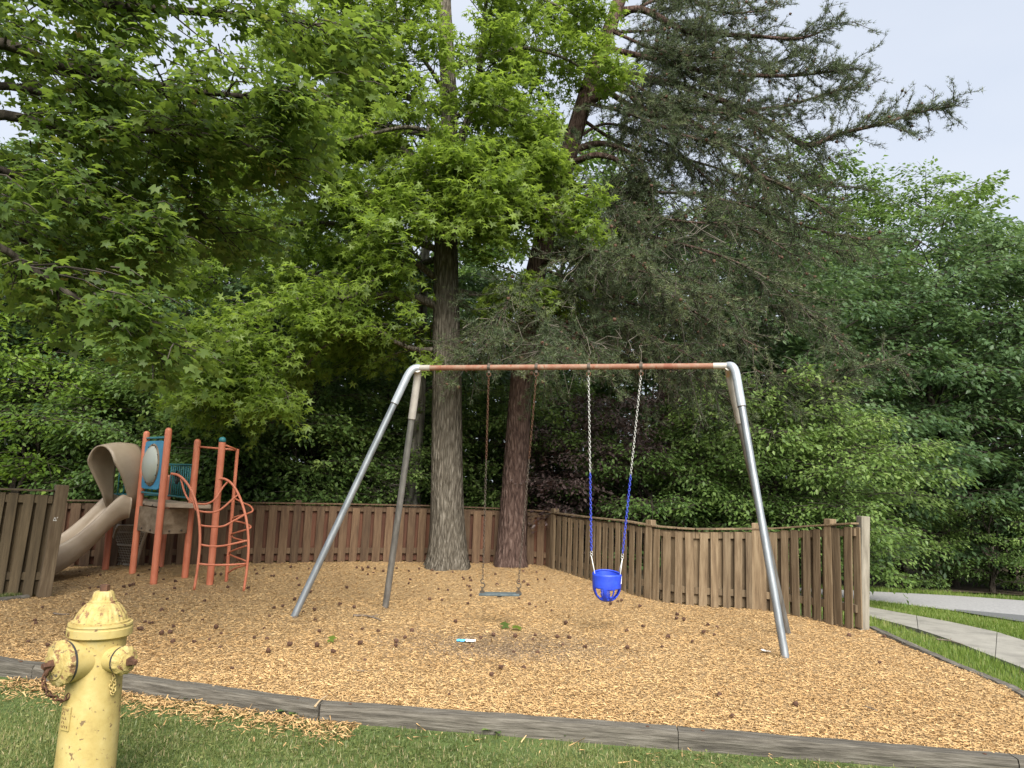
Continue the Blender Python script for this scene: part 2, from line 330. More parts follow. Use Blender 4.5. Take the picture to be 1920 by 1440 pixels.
def barkmat(name, c0, c1, c2, sx=22, sz=3.0, moss=None):
    ma, n, o = newmat(name); L = n.links.new
    b = n.nodes.new('ShaderNodeBsdfPrincipled'); b.inputs['Roughness'].default_value = 0.95; b.inputs['Specular IOR Level'].default_value = 0.1; L(b.outputs[0], o.inputs[0])
    tc = n.nodes.new('ShaderNodeTexCoord'); mp = n.nodes.new('ShaderNodeMapping'); mp.inputs['Scale'].default_value = (sx, sx, sz); L(tc.outputs['Object'], mp.inputs[0])
    d = n.nodes.new('ShaderNodeTexNoise'); d.inputs['Scale'].default_value = 1.0; d.inputs['Detail'].default_value = 6; d.inputs['Distortion'].default_value = 0.8; L(mp.outputs[0], d.inputs[0])
    v = n.nodes.new('ShaderNodeTexVoronoi'); v.feature = 'DISTANCE_TO_EDGE'; v.inputs['Scale'].default_value = 0.75
    ad = n.nodes.new('ShaderNodeVectorMath'); ad.operation = 'ADD'; L(mp.outputs[0], ad.inputs[0]); L(d.outputs['Color'], ad.inputs[1]); L(ad.outputs[0], v.inputs[0])
    mu = n.nodes.new('ShaderNodeMath'); mu.operation = 'MULTIPLY_ADD'; L(v.outputs['Distance'], mu.inputs[0]); mu.inputs[1].default_value = 1.1; L(d.outputs[0], mu.inputs[2])
    mr_ = n.nodes.new('ShaderNodeMath'); mr_.operation = 'SUBTRACT'; L(mu.outputs[0], mr_.inputs[0]); mr_.inputs[1].default_value = 0.18
    rp = ramp(n, [(0.2, c0), (0.5, c1), (0.8, c2)]); L(mr_.outputs[0], rp.inputs[0])
    L(rp.outputs[0], b.inputs['Base Color'])
    bp = n.nodes.new('ShaderNodeBump'); bp.inputs['Strength'].default_value = 1.0; bp.inputs['Distance'].default_value = 0.035; L(mr_.outputs[0], bp.inputs['Height']); L(bp.outputs[0], b.inputs['Normal'])
    return ma
M['bark_gum'] = barkmat('sweetgum_bark', (0.055, 0.047, 0.036), (0.12, 0.106, 0.085), (0.20, 0.18, 0.15), 30, 5.0)
M['bark_pine'] = barkmat('pine_bark', (0.042, 0.027, 0.023), (0.095, 0.062, 0.052), (0.155, 0.110, 0.094), 24, 6.0)
M['bark_dark'] = barkmat('dark_bark', (0.018, 0.015, 0.012), (0.045, 0.038, 0.030), (0.085, 0.073, 0.06), 12, 3)
M['bark_pale'] = barkmat('pale_bark', (0.07, 0.065, 0.055), (0.17, 0.16, 0.135), (0.28, 0.265, 0.23), 14, 3)
M['twig'] = pmat('twig_bark', [(0.3, (0.028, 0.022, 0.018)), (0.7, (0.07, 0.058, 0.046))], 12, 0.9)
M['deadtwig'] = pmat('dead_twig_bark', [(0.3, (0.12, 0.105, 0.085)), (0.7, (0.24, 0.215, 0.18))], 12, 0.9)
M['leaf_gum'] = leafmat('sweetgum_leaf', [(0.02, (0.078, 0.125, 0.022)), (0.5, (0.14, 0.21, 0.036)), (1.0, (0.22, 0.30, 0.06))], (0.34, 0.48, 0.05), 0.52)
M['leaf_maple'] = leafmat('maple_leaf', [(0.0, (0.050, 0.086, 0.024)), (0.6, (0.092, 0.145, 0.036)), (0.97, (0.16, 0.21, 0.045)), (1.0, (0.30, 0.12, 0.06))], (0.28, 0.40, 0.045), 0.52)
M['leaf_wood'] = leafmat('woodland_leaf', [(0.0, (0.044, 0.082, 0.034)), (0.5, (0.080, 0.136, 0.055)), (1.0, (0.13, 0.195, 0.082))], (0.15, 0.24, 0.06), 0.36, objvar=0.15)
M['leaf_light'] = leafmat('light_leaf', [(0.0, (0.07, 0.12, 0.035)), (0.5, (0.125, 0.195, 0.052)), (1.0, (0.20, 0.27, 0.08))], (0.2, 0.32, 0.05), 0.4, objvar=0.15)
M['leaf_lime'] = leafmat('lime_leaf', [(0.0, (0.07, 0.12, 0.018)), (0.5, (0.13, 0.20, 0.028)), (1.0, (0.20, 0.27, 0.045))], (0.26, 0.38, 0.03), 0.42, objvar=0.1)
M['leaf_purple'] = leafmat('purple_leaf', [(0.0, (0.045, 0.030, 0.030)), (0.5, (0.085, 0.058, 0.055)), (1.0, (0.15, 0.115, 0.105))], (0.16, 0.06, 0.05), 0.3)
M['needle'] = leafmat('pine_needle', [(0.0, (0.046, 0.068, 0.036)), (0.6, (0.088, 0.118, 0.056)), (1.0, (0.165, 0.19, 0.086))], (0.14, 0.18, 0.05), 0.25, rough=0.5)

# ================================================================== THE SETTING
def poly_inside(P, x, y):
    P = np.asarray(P); n = len(P); ins = np.zeros(len(x), bool); j = n - 1
    for i in range(n):
        xi, yi = P[i]; xj, yj = P[j]
        c = ((yi > y) != (yj > y)) & (x < (xj - xi) * (y - yi) / (yj - yi + 1e-12) + xi)
        ins ^= c; j = i
    return ins
Tv = np.vectorize(T)
def vnoise(x, y, s, seed=0):
    r = np.random.default_rng(seed); o = np.zeros_like(x, dtype=float)
    for k in range(6):
        a = r.uniform(0, 6.28); f = s * (1.5 ** k) * r.uniform(0.8, 1.2)
        o += np.sin((x * math.cos(a) + y * math.sin(a)) * f + r.uniform(0, 6.28)) / (1.35 ** k)
    return o / 3.0
def grid_sheet(name, xs, ys, zf, mat, keep=None):
    X, Y = np.meshgrid(xs, ys); x = X.ravel(); y = Y.ravel(); V = np.stack([x, y, zf(x, y)], 1); nx, ny = len(xs), len(ys)
    i = (np.arange(ny - 1)[:, None] * nx + np.arange(nx - 1)[None, :]).ravel()
    F = np.stack([i, i + 1, i + 1 + nx, i + nx], 1)
    if keep is not None:
        c = V[F].mean(1); F = F[keep(c[:, 0], c[:, 1])]
    me = npmesh(name, V, np.full(len(F), 4), F.ravel()); o = link(name, me, mat, None, True); return o

# front and right timber lines (on the bed's level)
front_px = [(-330, 1192), (75, 1250), (606, 1322), (1270, 1372), (1900, 1424), (2250, 1452)]
FT = [gr(*p) for p in front_px]
right_px = [(1634, 1178), (1700, 1208), (1800, 1252), (1893, 1290), (1990, 1345), (2250, 1452)]
RT = [gr(*p) for p in right_px]
# fence lines
back_px = [(-260, 1068), (100, 1063), (480, 1055), (800, 1053), (1000, 1059), (1034, 1065)]
side_px = [(1034, 1065), (1100, 1082), (1180, 1113), (1240, 1133), (1290, 1139), (1380, 1138), (1455, 1142), (1530, 1163), (1608, 1181)]
BF = [gr(*p) for p in back_px]; SF = [gr(*p) for p in side_px]
BF = [Vector(p) for p in crom([tuple(p) for p in BF], 2)]
for _k in range(2): SF = [SF[0]] + [(SF[i - 1] + SF[i] * 2 + SF[i + 1]) / 4 for i in range(1, len(SF) - 1)] + [SF[-1]]
SF = [Vector(p) for p in crom([tuple(p) for p in SF], 2)]
LFE = gr(70, 1119); LDIR = Vector((-1, -0.22, 0)).normalized()
LF = [LFE + LDIR * 3.6, LFE]
BED = [(p.x, p.y + 0.03) for p in FT] + [(RT[4].x, RT[4].y), (RT[3].x, RT[3].y), (RT[2].x, RT[2].y), (RT[1].x, RT[1].y), (RT[0].x, RT[0].y)] + \
      [(p.x + 0.05, p.y + 0.12) for p in reversed(SF)] + [(p.x, p.y + 0.15) for p in reversed(BF)] + [(BF[0].x - 3, BF[0].y)]
LOW = -0.085
def lawn_z(x, y):
    # the lawn lies a timber's height below the bed in front and beside it, and under it
    return Tv(x, y) + LOW + 0.012 * vnoise(x, y, 2.5, 3)
xs = np.concatenate([np.linspace(-400, -30, 12), np.arange(-28, 28, 0.5), np.linspace(30, 400, 12)])
ys = np.concatenate([np.linspace(-60, -2, 10), np.arange(-1, 26, 0.4), np.linspace(28, 600, 16)])
tag(grid_sheet('ground', xs, ys, lawn_z, M['lawn']), kind='structure')
def bed_z(x, y):
    z = Tv(x, y) + 0.014 * vnoise(x, y, 1.7, 5) + 0.006 * vnoise(x, y, 9, 8)
    z -= 0.05 * np.exp(-(((x - 0.05) / 0.75) ** 2 + ((y - 7.1) / 0.42) ** 2))      # scuffed hollow under the seat
    for (fx, fy) in FEET: z += 0.030 * np.exp(-(((x - fx) ** 2 + (y - fy) ** 2) / 0.014))       # low mounds of chips added round the posts to give contact shadow
    return z
FEET = [tuple(gr(*p)[:2]) for p in ((548, 1163), (722, 1143), (1473, 1236), (1477, 1191))] + [tuple(at(a_, b_, c_)[:2]) for a_, b_, c_ in ((247, 1086, 10.30), (288, 1091, 9.72), (346, 1088, 10.15), (393, 1096, 9.78), (424, 1090, 9.98), (364, 1106, 9.36), (457, 1108, 9.48))]
mulch = grid_sheet('mulch_bed', np.arange(-13.5, 5.6, 0.07), np.arange(3.9, 17.5, 0.07), bed_z, M['mulch'], keep=lambda x, y: poly_inside(BED, x, y))
tag(mulch, kind='structure')
# road and pavement, extended both ways from the edges the photograph shows
def strip(name, A, B, mat, dz, thick=0.0, n=40):
    A = crom([tuple(p) for p in A], n); B = crom([tuple(p) for p in B], n); k = len(A); mb = MB()
    vs = []; fs = []
    for a, b in zip(A, B):
        for q in range(5):
            p = a + (b - a) * q / 4; vs.append((p[0], p[1], T(p[0], p[1]) + dz))
    for i in range(k - 1):
        for q in range(4): fs.append((i * 5 + q, i * 5 + q + 1, i * 5 + q + 6, i * 5 + q + 5))
    if thick:
        base = len(vs)
        for i in range(k):
            for q in (0, 4): x, y, z = vs[i * 5 + q]; vs.append((x, y, z - thick))
        for i in range(k - 1):
            fs.append((i * 5, (i + 1) * 5, base + (i + 1) * 2, base + i * 2)); fs.append((i * 5 + 4, base + i * 2 + 1, base + (i + 1) * 2 + 1, (i + 1) * 5 + 4))
    mb.add(vs, fs); return mb.build(name, mat, None, False)
def ext(P, l, r):                 # continue a pair of edge points to left and right
    P = [Vector((p.x, p.y, 0)) for p in P]
    return [P[0] + (P[0] - P[1]).normalized() * l] + P + [P[-1] + (P[-1] - P[-2]).normalized() * r]
V2 = lambda *a: [Vector((x_, y_, 0)) for x_, y_ in a]
rn_, rm_ = gr(1920, 1173, LOW), gr(1780, 1150, LOW); rf_ = [gr(1628, 1113, LOW), gr(1780, 1121, LOW), gr(1920, 1131, LOW)]
# the road comes in from the right, bends and runs on to the left behind the fence
road_n = V2((6.9, 7.6), (rn_.x, rn_.y), (rm_.x, rm_.y), (6.24, 12.96), (5.75, 13.5), (5.3, 13.9), (5.0, 14.1))
road_f = V2((13.5, 8.5), (11.6, 13.0), (rf_[2].x, rf_[2].y), (rf_[1].x, rf_[1].y), (rf_[0].x, rf_[0].y), (6.4, 16.3), (5.4, 16.5))
walk_n = ext([gr(1628, 1161, LOW), gr(1770, 1203, LOW), gr(1920, 1262, LOW)], 2.5, 5)
walk_f = ext([gr(1628, 1143, LOW), gr(1770, 1170, LOW), gr(1920, 1208, LOW)], 1.5, 5)
# leaf litter of the wood behind the fences
def wood_keep(x, y):
    return (~poly_inside(BED, x, y)) & (y > 10.0) & ((y > 11.2) | (x > 1.0)) & ~((x > 3.2) & (y < 17.3) & (y > 4)) & ~poly_inside([tuple(p[:2]) for p in road_n] + [tuple(p[:2]) for p in road_f][::-1], x, y)
wl = grid_sheet('forest_floor', np.arange(-26, 27, 0.25), np.arange(10.0, 45, 0.25), lambda x, y: Tv(x, y) - 0.05 + 0.03 * vnoise(x, y, 2, 4), M['litter'], keep=wood_keep)
tag(wl, kind='structure')

tag(strip('road', road_n, road_f, M['asphalt'], LOW + 0.05), kind='structure')
pa = [gr(1790, 1152, LOW), gr(1920, 1174, LOW), gr(2100, 1204, LOW)]
pb = [gr(1790, 1149, LOW), gr(1920, 1161, LOW), gr(2100, 1180, LOW)]
def flat(P): return [Vector((p.x, p.y, 0)) for p in P]
tag(strip('road_patch', flat(pa), flat(pb), M['patch'], LOW + 0.056), kind='structure')
# pavement slabs: one object each, with open joints
pv = empty('pavement', (walk_n[2].x, walk_n[2].y, 0)); tag(pv, kind='structure')
WA, WB = crom([tuple(p) for p in walk_n], 30), crom([tuple(p) for p in walk_f], 30)
arc = np.concatenate([[0], np.cumsum(np.linalg.norm(np.diff((WA + WB) / 2, axis=0), axis=1))]); tot = arc[-1]
def wedge(s):
    return (np.array([np.interp(s, arc, WA[:, k]) for k in range(3)]), np.array([np.interp(s, arc, WB[:, k]) for k in range(3)]))
s0 = 0.0
while s0 < tot - 0.2:
    s1 = min(s0 + 1.5, tot); mb = MB(); vs = []; fs = []; ks = np.linspace(s0 + 0.006, s1 - 0.006, 6)
    for s in ks:
        a, b = wedge(s)
        for q in range(4): p = a + (b - a) * q / 3; vs.append((p[0], p[1], T(p[0], p[1]) + LOW + 0.045))
    for i in range(5):
        for q in range(3): fs.append((i * 4 + q, i * 4 + q + 1, i * 4 + q + 5, i * 4 + q + 4))
    rim = [i * 4 for i in range(6)] + [20 + q for q in range(1, 4)] + [i * 4 + 3 for i in range(4, -1, -1)] + [2, 1]
    b0 = len(vs); vs += [(vs[i][0], vs[i][1], vs[i][2] - 0.08) for i in rim]; k = len(rim)
    for i in range(k): fs.append((rim[i], rim[(i + 1) % k], b0 + (i + 1) % k, b0 + i))
    mb.add(vs, fs).build('slab', M['concrete'], pv); s0 = s1

# ---- wood chips (nobody could count them)
chip_tv = [(-0.5, -0.5, 0), (0.5, -0.3, 0.05), (0.5, 0.5, 0), (-0.5, 0.35, 0.06)]
chip_tf = [(0, 1, 2), (0, 2, 3)]
def chips(name, n, ylo, yhi, xlo, xhi, mat, smul=1.0, extra=None):
    x = RNG.uniform(xlo, xhi, n); u = RNG.uniform(0, 1, n); y = 1 / (1 / ylo + u * (1 / yhi - 1 / ylo))
    k = poly_inside(BED, x, y) & (np.abs(x) < 0.74 * y + 1.0)
    if extra is not None: k &= extra(x, y)
    x, y = x[k], y[k]; n = len(x); z = bed_z(x, y) + RNG.uniform(0.001, 0.009, n)
    a = RNG.normal(0.0, 1.1, n); tilt = RNG.normal(0, 0.22, n)
    X = np.stack([np.cos(a), np.sin(a), tilt], 1); N = np.stack([RNG.normal(0, 0.3, n), RNG.normal(0, 0.3, n), np.ones(n)], 1)
    ln = RNG.gamma(3, 0.0085, n) * smul + 0.006; wd = RNG.uniform(0.003, 0.0075, n) * smul * 1.1
    v = np.clip(RNG.beta(2.2, 1.8, n), 0, 1)
    return link(name, scatter_mesh(name, chip_tv, chip_tf, np.stack([x, y, z], 1), X, N, ln, v, wd), mat)
scuff = lambda x, y: np.exp(-(((x - 0.02) / 0.8) ** 2 + ((y - 7.15) / 0.5) ** 2))
ch = chips('wood_chips', 500000, 4.0, 16, -11, 5, M['chip'], extra=lambda x, y: RNG.uniform(0, 1, len(x)) > 0.6 * scuff(x, y))
tag(ch, 'tan shredded wood chips covering the whole play bed', 'wood chips', kind='stuff')
ch2 = chips('worn_wood_chips', 400000, 6.0, 8.6, -2.2, 2.2, M['chip_dull'], 0.55, extra=lambda x, y: RNG.uniform(0, 1, len(x)) < 0.45 * scuff(x, y) + 0.002)
tag(ch2, 'grey brown worn wood chips in the scuffed hollow below the flat swing', 'wood chips', kind='stuff')

# ---- grass
leaf_tv0 = [(0, 0, 0), (0.45, 0.30, 0.07), (1, 0, -0.05), (0.45, -0.30, 0.07)]; leaf_tf0 = [(0, 1, 2), (0, 2, 3)]
blade_tv = [(0, -0.5, 0), (0, 0.5, 0), (0.55, 0.36, 0.06), (0.55, -0.36, 0.06), (1.0, 0, 0.28)]
blade_tf = [(0, 1, 2, 3), (3, 2, 4)]
def grass(name, x, y, z, hmin, hmax, lean=0.45, vmean=0.5, wmul=1.0, dryf=0.09, mat='grass'):
    n = len(x); a = RNG.uniform(0, 6.283, n); l = np.abs(RNG.normal(0, lean, n))
    X = np.stack([np.cos(a) * l, np.sin(a) * l, np.ones(n)], 1); b = a + math.pi + RNG.normal(0, 0.5, n)
    N = np.stack([np.cos(b), np.sin(b), np.full(n, 0.2)], 1)
    h = RNG.uniform(hmin, hmax, n) * (1 + 0.35 * vnoise(x, y, 3.1, 21)); wd = RNG.uniform(0.003, 0.0065, n) * wmul
    v = np.clip(RNG.normal(vmean, 0.22, n) + 0.32 * vnoise(x, y, 2.2, 31), 0, 0.93); dry = RNG.uniform(0, 1, n) < dryf; v[dry] = 1.0
    me = scatter_mesh(name, blade_tv, blade_tf, np.stack([x, y, z], 1), X, N, h, v, wd); return link(name, me, M[mat])
ft_x = np.array([p.x for p in FT]); ft_y = np.array([p.y for p in FT])
n = 260000; x = RNG.uniform(-5.2, 5.2, n); y = RNG.uniform(2.9, 6.2, n)
edge = np.interp(x, ft_x, ft_y) - 0.10
bare = 0.5 + 0.5 * vnoise(x, y, 2.6, 77)
near = edge - y
dens = np.clip((near + 0.02) / 0.35, np.where(x > -0.9, 0.6, 0.12), 1) * np.clip(0.35 + bare, 0.15, 1)
dens = np.where((x < -0.9) & (x > -3.3) & (near < 0.33), dens * 0.22, dens)      # worn strip beside the timbers
k = (y < edge) & (y > edge - 1.9) & (np.abs(x) < 0.72 * y + 0.6) & (RNG.uniform(0, 1, n) < dens)
tag(grass('lawn_grass', x[k], y[k], lawn_z(x[k], y[k]) - 0.004, 0.014, 0.042, lean=1.1, wmul=1.25), 'mown green lawn grass in front of the grey timbers', 'grass', kind='stuff')
n = 26000; x = RNG.uniform(-4.6, 4.6, n); y = RNG.uniform(2.9, 6.0, n); edge = np.interp(x, ft_x, ft_y) - 0.11
k = (y < edge) & (y > edge - 1.9) & (np.abs(x) < 0.72 * y + 0.5) & (vnoise(x, y, 3.4, 55) > -0.15); x, y = x[k], y[k]; n = len(x); a = RNG.uniform(0, 6.28, n)
me = scatter_mesh('clover', leaf_tv0, leaf_tf0, np.stack([x, y, lawn_z(x, y) + RNG.uniform(0.006, 0.032, n)], 1), np.stack([np.cos(a), np.sin(a), RNG.normal(0.1, 0.3, n)], 1),
                  np.stack([RNG.normal(0, .4, n), RNG.normal(0, .4, n), np.ones(n)], 1), RNG.uniform(0.012, 0.030, n), np.clip(RNG.normal(.42, .2, n), 0, .9), RNG.uniform(0.014, 0.034, n))
tag(link('clover_patch', me, M['grass']), 'small clover leaves mixed into the front lawn', 'clover', kind='stuff')
# dry shreds of chips spilled on the lawn beside the timber
n = 5500; x = RNG.uniform(-3.6, 2.5, n); e = np.interp(x, ft_x, ft_y) - 0.09; y = e - np.abs(RNG.normal(0, 0.17, n))
keepp = RNG.uniform(0, 1, n) < np.where((x < -0.9), 1.0, 0.02); x, y = x[keepp], y[keepp]; n = len(x); a = RNG.uniform(0, 6.28, n)
me = scatter_mesh('spilled_chips', chip_tv, chip_tf, np.stack([x, y, lawn_z(x, y) + RNG.uniform(0.003, 0.03, n)], 1), np.stack([np.cos(a), np.sin(a), RNG.normal(0, 0.3, n)], 1),
                  np.stack([RNG.normal(0, .4, n), RNG.normal(0, .4, n), np.ones(n)], 1), RNG.gamma(4, 0.010, n) + 0.015, RNG.beta(2, 2, n), RNG.uniform(0.003, 0.008, n))
tag(link('spilled_wood_chips', me, M['chip']), 'dry wood chips spilled on the lawn along the timbers', 'wood chips', kind='stuff')
# verges right of the bed
def between(A, B, n, lo=0.0, hi=1.0):
    A = crom([tuple(p) for p in A], 20); B = crom([tuple(p) for p in B], 20); t = RNG.uniform(0, len(A) - 1.001, n); i = t.astype(int); f = (t - i)[:, None]
    a = A[i] * (1 - f) + A[i + 1] * f; b = B[np.minimum(i, len(B) - 2)] * (1 - f) + B[np.minimum(i + 1, len(B) - 1)] * f; q = RNG.uniform(lo, hi, n)[:, None]; p = a + (b - a) * q; return p[:, 0], p[:, 1]
def vis(x, y, m=0.6): return (np.abs(x) < 0.72 * y + m) & (y > 3)
def curve_poly(A, B): return [tuple(p[:2]) for p in crom([tuple(p) for p in A], 12)] + [tuple(p[:2]) for p in crom([tuple(p) for p in B], 12)][::-1]
ROADP, WALKP = curve_poly(road_n, road_f), curve_poly(walk_n, walk_f)
def by_y(L):
    P = crom([tuple(p) for p in L], 12); o_ = np.argsort(P[:, 1]); return P[o_, 1], P[o_, 0]
WNy, WNx = by_y(walk_n); WFy, WFx = by_y(walk_f); FFP = crom([tuple(p) for p in road_f], 12); o_ = np.argsort(FFP[:, 0])
def verge(n, xr, yr, cond):
    u = RNG.uniform(0, 1, n); y = 1 / (1 / yr[0] + u * (1 / yr[1] - 1 / yr[0])); x = RNG.uniform(xr[0], xr[1], n)
    k = vis(x, y) & ~poly_inside(ROADP, x, y) & ~poly_inside(WALKP, x, y) & ~poly_inside(BED, x, y) & cond(x, y); return x[k], y[k]
x, y = verge(90000, (3.0, 6.0), (4.2, 14.5), lambda x, y: (x < np.interp(y, WNy, WNx)) & ((y < 8.6) | (x > 4.15)))
tag(grass('verge_grass', x, y, lawn_z(x, y) - 0.004, 0.035, 0.08, vmean=0.66, wmul=1.4, dryf=0.02, mat='verge'), 'bright green grass strip between the bed timber and the pavement', 'grass', kind='stuff')
x, y = verge(150000, (5.0, 8.5), (6.5, 14.6), lambda x, y: (x > np.interp(y, WFy, WFx)) & (x < 9.5))
tag(grass('verge_grass', x, y, lawn_z(x, y) - 0.004, 0.04, 0.09, vmean=0.66, wmul=2.0, dryf=0.02, mat='verge'), 'bright green grass strip between the pavement and the road', 'grass', kind='stuff')
x, y = verge(60000, (4.5, 14.0), (13.0, 18.6), lambda x, y: (y > np.interp(x, FFP[o_, 0], FFP[o_, 1])) & (y < np.interp(x, FFP[o_, 0], FFP[o_, 1]) + 1.6))
tag(grass('verge_grass', x, y, lawn_z(x, y) - 0.004, 0.05, 0.13, vmean=0.55, wmul=3.0, dryf=0.02, mat='verge'), 'far grass strip beyond the road at the edge of the wood', 'grass', kind='stuff')

# ---- landscape timbers, each a thing of its own
def timber(name, a, b, wid, top, bot, mat, label, group, sag=0.0):
    a = Vector((a.x, a.y, 0)); b = Vector((b.x, b.y, 0)); d = (b - a); L = d.length; d.normalize(); nrm_ = Vector((-d.y, d.x, 0)); n = 18; vs = []; fs = []
    rr = random.Random(label)
    prof = [(-.5, 0), (-.5, .82), (-.4, 1.0), (.4, 1.0), (.5, .82), (.5, 0)]
    for i in range(n + 1):
        t = i / n; c = a + d * (0.003 + (L - 0.006) * t); z0 = T(c.x, c.y)
        for (u, v) in prof:
            ju = rr.uniform(-.004, .004); jv = rr.uniform(-.004, .004)
            vs.append(c + nrm_ * (u * wid + ju) + Vector((0, 0, z0 + bot + (top - bot) * v + (jv if v > 0 else 0))))
    k = len(prof)
    for i in range(n):
        for j in range(k - 1): q = i * k + j; fs.append((q, q + k, q + k + 1, q + 1))
    fs.append(tuple(range(k))); fs.append(tuple(n * k + j for j in range(k))[::-1])
    root = empty(name, (a + b) / 2); tag(root, label, 'timber', group)
    # own local frame so the grain runs along the timber
    me = bpy.data.meshes.new('beam'); R = Matrix((d, nrm_, Vector((0, 0, 1)))).transposed(); c0 = (a + b) / 2
    me.from_pydata([tuple(R.transposed() @ (v - c0)) for v in vs], [], fs); me.update(); me.materials.append(mat)
    o = bpy.data.objects.new('beam', me); COL.objects.link(o); o.parent = root; o.rotation_euler = (0, 0, math.atan2(d.y, d.x))
    # rusty spike heads and a knot hole
    for s in (0.08, 0.92) if L > 1 else ():
        c = a + d * (L * s); mb = MB(); mb.lathe([(0.011, 0), (0.012, 0.004), (0.004, 0.007)], c + Vector((0, 0, T(c.x, c.y) + top - 0.002)), n=8); mb.build('spike', M['rust'], root)
    return root
tl = ['grey landscape timber running out of the left edge of the picture', 'grey landscape timber from the hydrant to the front joint, chips spilled along it', 'knotted grey landscape timber at the front centre of the bed',
      'cracked grey landscape timber at the front right of the bed', 'grey landscape timber beyond the lower right corner']
for i in range(len(FT) - 1):
    timber('landscape_timber', FT[i], FT[i + 1], 0.125, 0.018, -0.14, M['timber'], tl[i], 'timbers edging the front of the bed')
tr = ['short grey edging timber beside the tall end post', 'cracked grey edging timber along the verge', 'split grey edging timber at the middle of the verge', 'dark grey edging timber at the right edge of the picture']
for i in range(4):
    timber('landscape_timber', RT[i], RT[i + 1], 0.10, 0.022, -0.14, M['timber'], tr[i], 'timbers edging the right of the bed')

# ================================================================== FENCES
unit_boards = {}
def board_mesh(key, wid, th, h, mat):
    if key in unit_boards: return unit_boards[key]
    mb = MB(); mb.box((0, 0, h / 2), (wid, th, h)); me = mb.mesh('board', 0.004); me.materials.append(mat); unit_boards[key] = me; return me
def fence(name, pts, hts, label, pitch, wid, mfront, mrear, mrail, postspots, cap=True, lean=0.0, front_sign=-1, skip=(), pt_mat=None, seed=1, group=None):
    rr = random.Random(seed)
    P = [Vector((p.x, p.y, 0)) for p in pts]; seg = [0.0]
    for i in range(1, len(P)): seg.append(seg[-1] + (P[i] - P[i - 1]).length)
    tot = seg[-1]
    def loc(s):
        s = max(0, min(tot - 1e-6, s))
        for i in range(1, len(seg)):
            if s <= seg[i]:
                t = (s - seg[i - 1]) / (seg[i] - seg[i - 1]); p = P[i - 1].lerp(P[i], t); d = (P[i] - P[i - 1]).normalized(); return p, d, hts[i - 1] + (hts[i] - hts[i - 1]) * t
    p0, _, _ = loc(0); root = empty(name, (p0.x, p0.y, T(p0.x, p0.y))); tag(root, label, 'fence', group)
    def put(me, p, d, z, rz=0.0, ry=0.0, sx=1, sz=1, nm='board'):
        o = bpy.data.objects.new(nm, me); COL.objects.link(o); o.parent = root; o.matrix_parent_inverse = Matrix.Translation(root.location).inverted()
        o.location = (p.x, p.y, z); o.rotation_euler = (0, ry + lean, math.atan2(d.y, d.x) + rz); o.scale = (sx, 1, sz); return o
    s = pitch * 0.5; k = 0
    while s < tot - wid * 0.3:
        p, d, h = loc(s); nn = Vector((-d.y, d.x, 0)) * (1 if front_sign > 0 else -1)     # nn points to the viewer side
        zt = T(p.x, p.y)
        if k not in skip:
            me = board_mesh(str(seed) + 'f', wid, 0.018, 1.0, mfront)
            put(me, p + nn * (0.030 + rr.uniform(0, .004)), d, zt - 0.015 + rr.uniform(-.012, .012), rr.uniform(-.03, .03), rr.gauss(0, .008), rr.uniform(0.94, 1.05), (h - 0.045 + rr.uniform(-.012, .006)))
        p2, d2, h2 = loc(s + pitch / 2)
        if s + pitch / 2 < tot and (k not in skip):
            me = board_mesh(str(seed) + 'r', wid, 0.018, 1.0, mrear)
            put(me, p2 - nn * (0.030 + rr.uniform(0, .004)), d2, T(p2.x, p2.y) + 0.02, rr.uniform(-.03, .03), rr.gauss(0, .008), rr.uniform(0.92, 1.05), (h2 - 0.085 + rr.uniform(-.01, .006)))
        s += pitch; k += 1
    # rails and cap per straight stretch
    for i in range(1, len(P)):
        a, b = P[i - 1], P[i]; d = (b - a).normalized(); L = (b - a).length
        for fr in (0.19, 0.90):
            za = T(a.x, a.y) + hts[i - 1] * fr; zb = T(b.x, b.y) + hts[i] * fr
            sh = Vector((math.sin(lean) * hts[i] * fr, 0, 0))
            A = Vector((a.x, a.y, za)) + sh; B = Vector((b.x, b.y, zb)) + sh; mb = MB(); D = (B - A); nv = Vector((-d.y, d.x, 0)) * 0.017; up = Vector((0, 0, 0.043))
            mb.add([A - nv - up, A + nv - up, B + nv - up, B - nv - up, A - nv + up, A + nv + up, B + nv + up, B - nv + up], [(0, 3, 2, 1), (4, 5, 6, 7), (0, 1, 5, 4), (1, 2, 6, 5), (2, 3, 7, 6), (3, 0, 4, 7)])
            mb.build('rail', mrail, root, False, 0.003)
        if cap:
            A = Vector((a.x, a.y, T(a.x, a.y) + hts[i - 1] - 0.02)); B = Vector((b.x, b.y, T(b.x, b.y) + hts[i] - 0.02)); sh = Vector((math.sin(lean) * hts[i], 0, 0)); A += sh; B += sh
            nv = Vector((-d.y, d.x, 0)) * 0.062; up = Vector((0, 0, 0.010)); ex = d * 0.002
            mb = MB(); mb.add([A + ex - nv - up, A + ex + nv - up, B - ex + nv - up, B - ex - nv - up, A + ex - nv + up, A + ex + nv + up, B - ex + nv + up, B - ex - nv + up], [(0, 3, 2, 1), (4, 5, 6, 7), (0, 1, 5, 4), (1, 2, 6, 5), (2, 3, 7, 6), (3, 0, 4, 7)])
            mb.build('cap_board', mrail, root, False, 0.003)
    for (s, dh, hw, pm, off) in postspots:
        p, d, h = loc(s); nn = Vector((-d.y, d.x, 0)) * (1 if front_sign > 0 else -1); p = p + nn * off
        mb = MB(); H = h + dh; mb.box((0, 0, H / 2 - 0.1), (hw, hw, H + 0.2)); me = mb.mesh('post', 0.006); me.materials.append(pm)
        o = put(me, p, d, T(p.x, p.y), 0, 0, 1, 1, 'post')
    return root, loc, tot
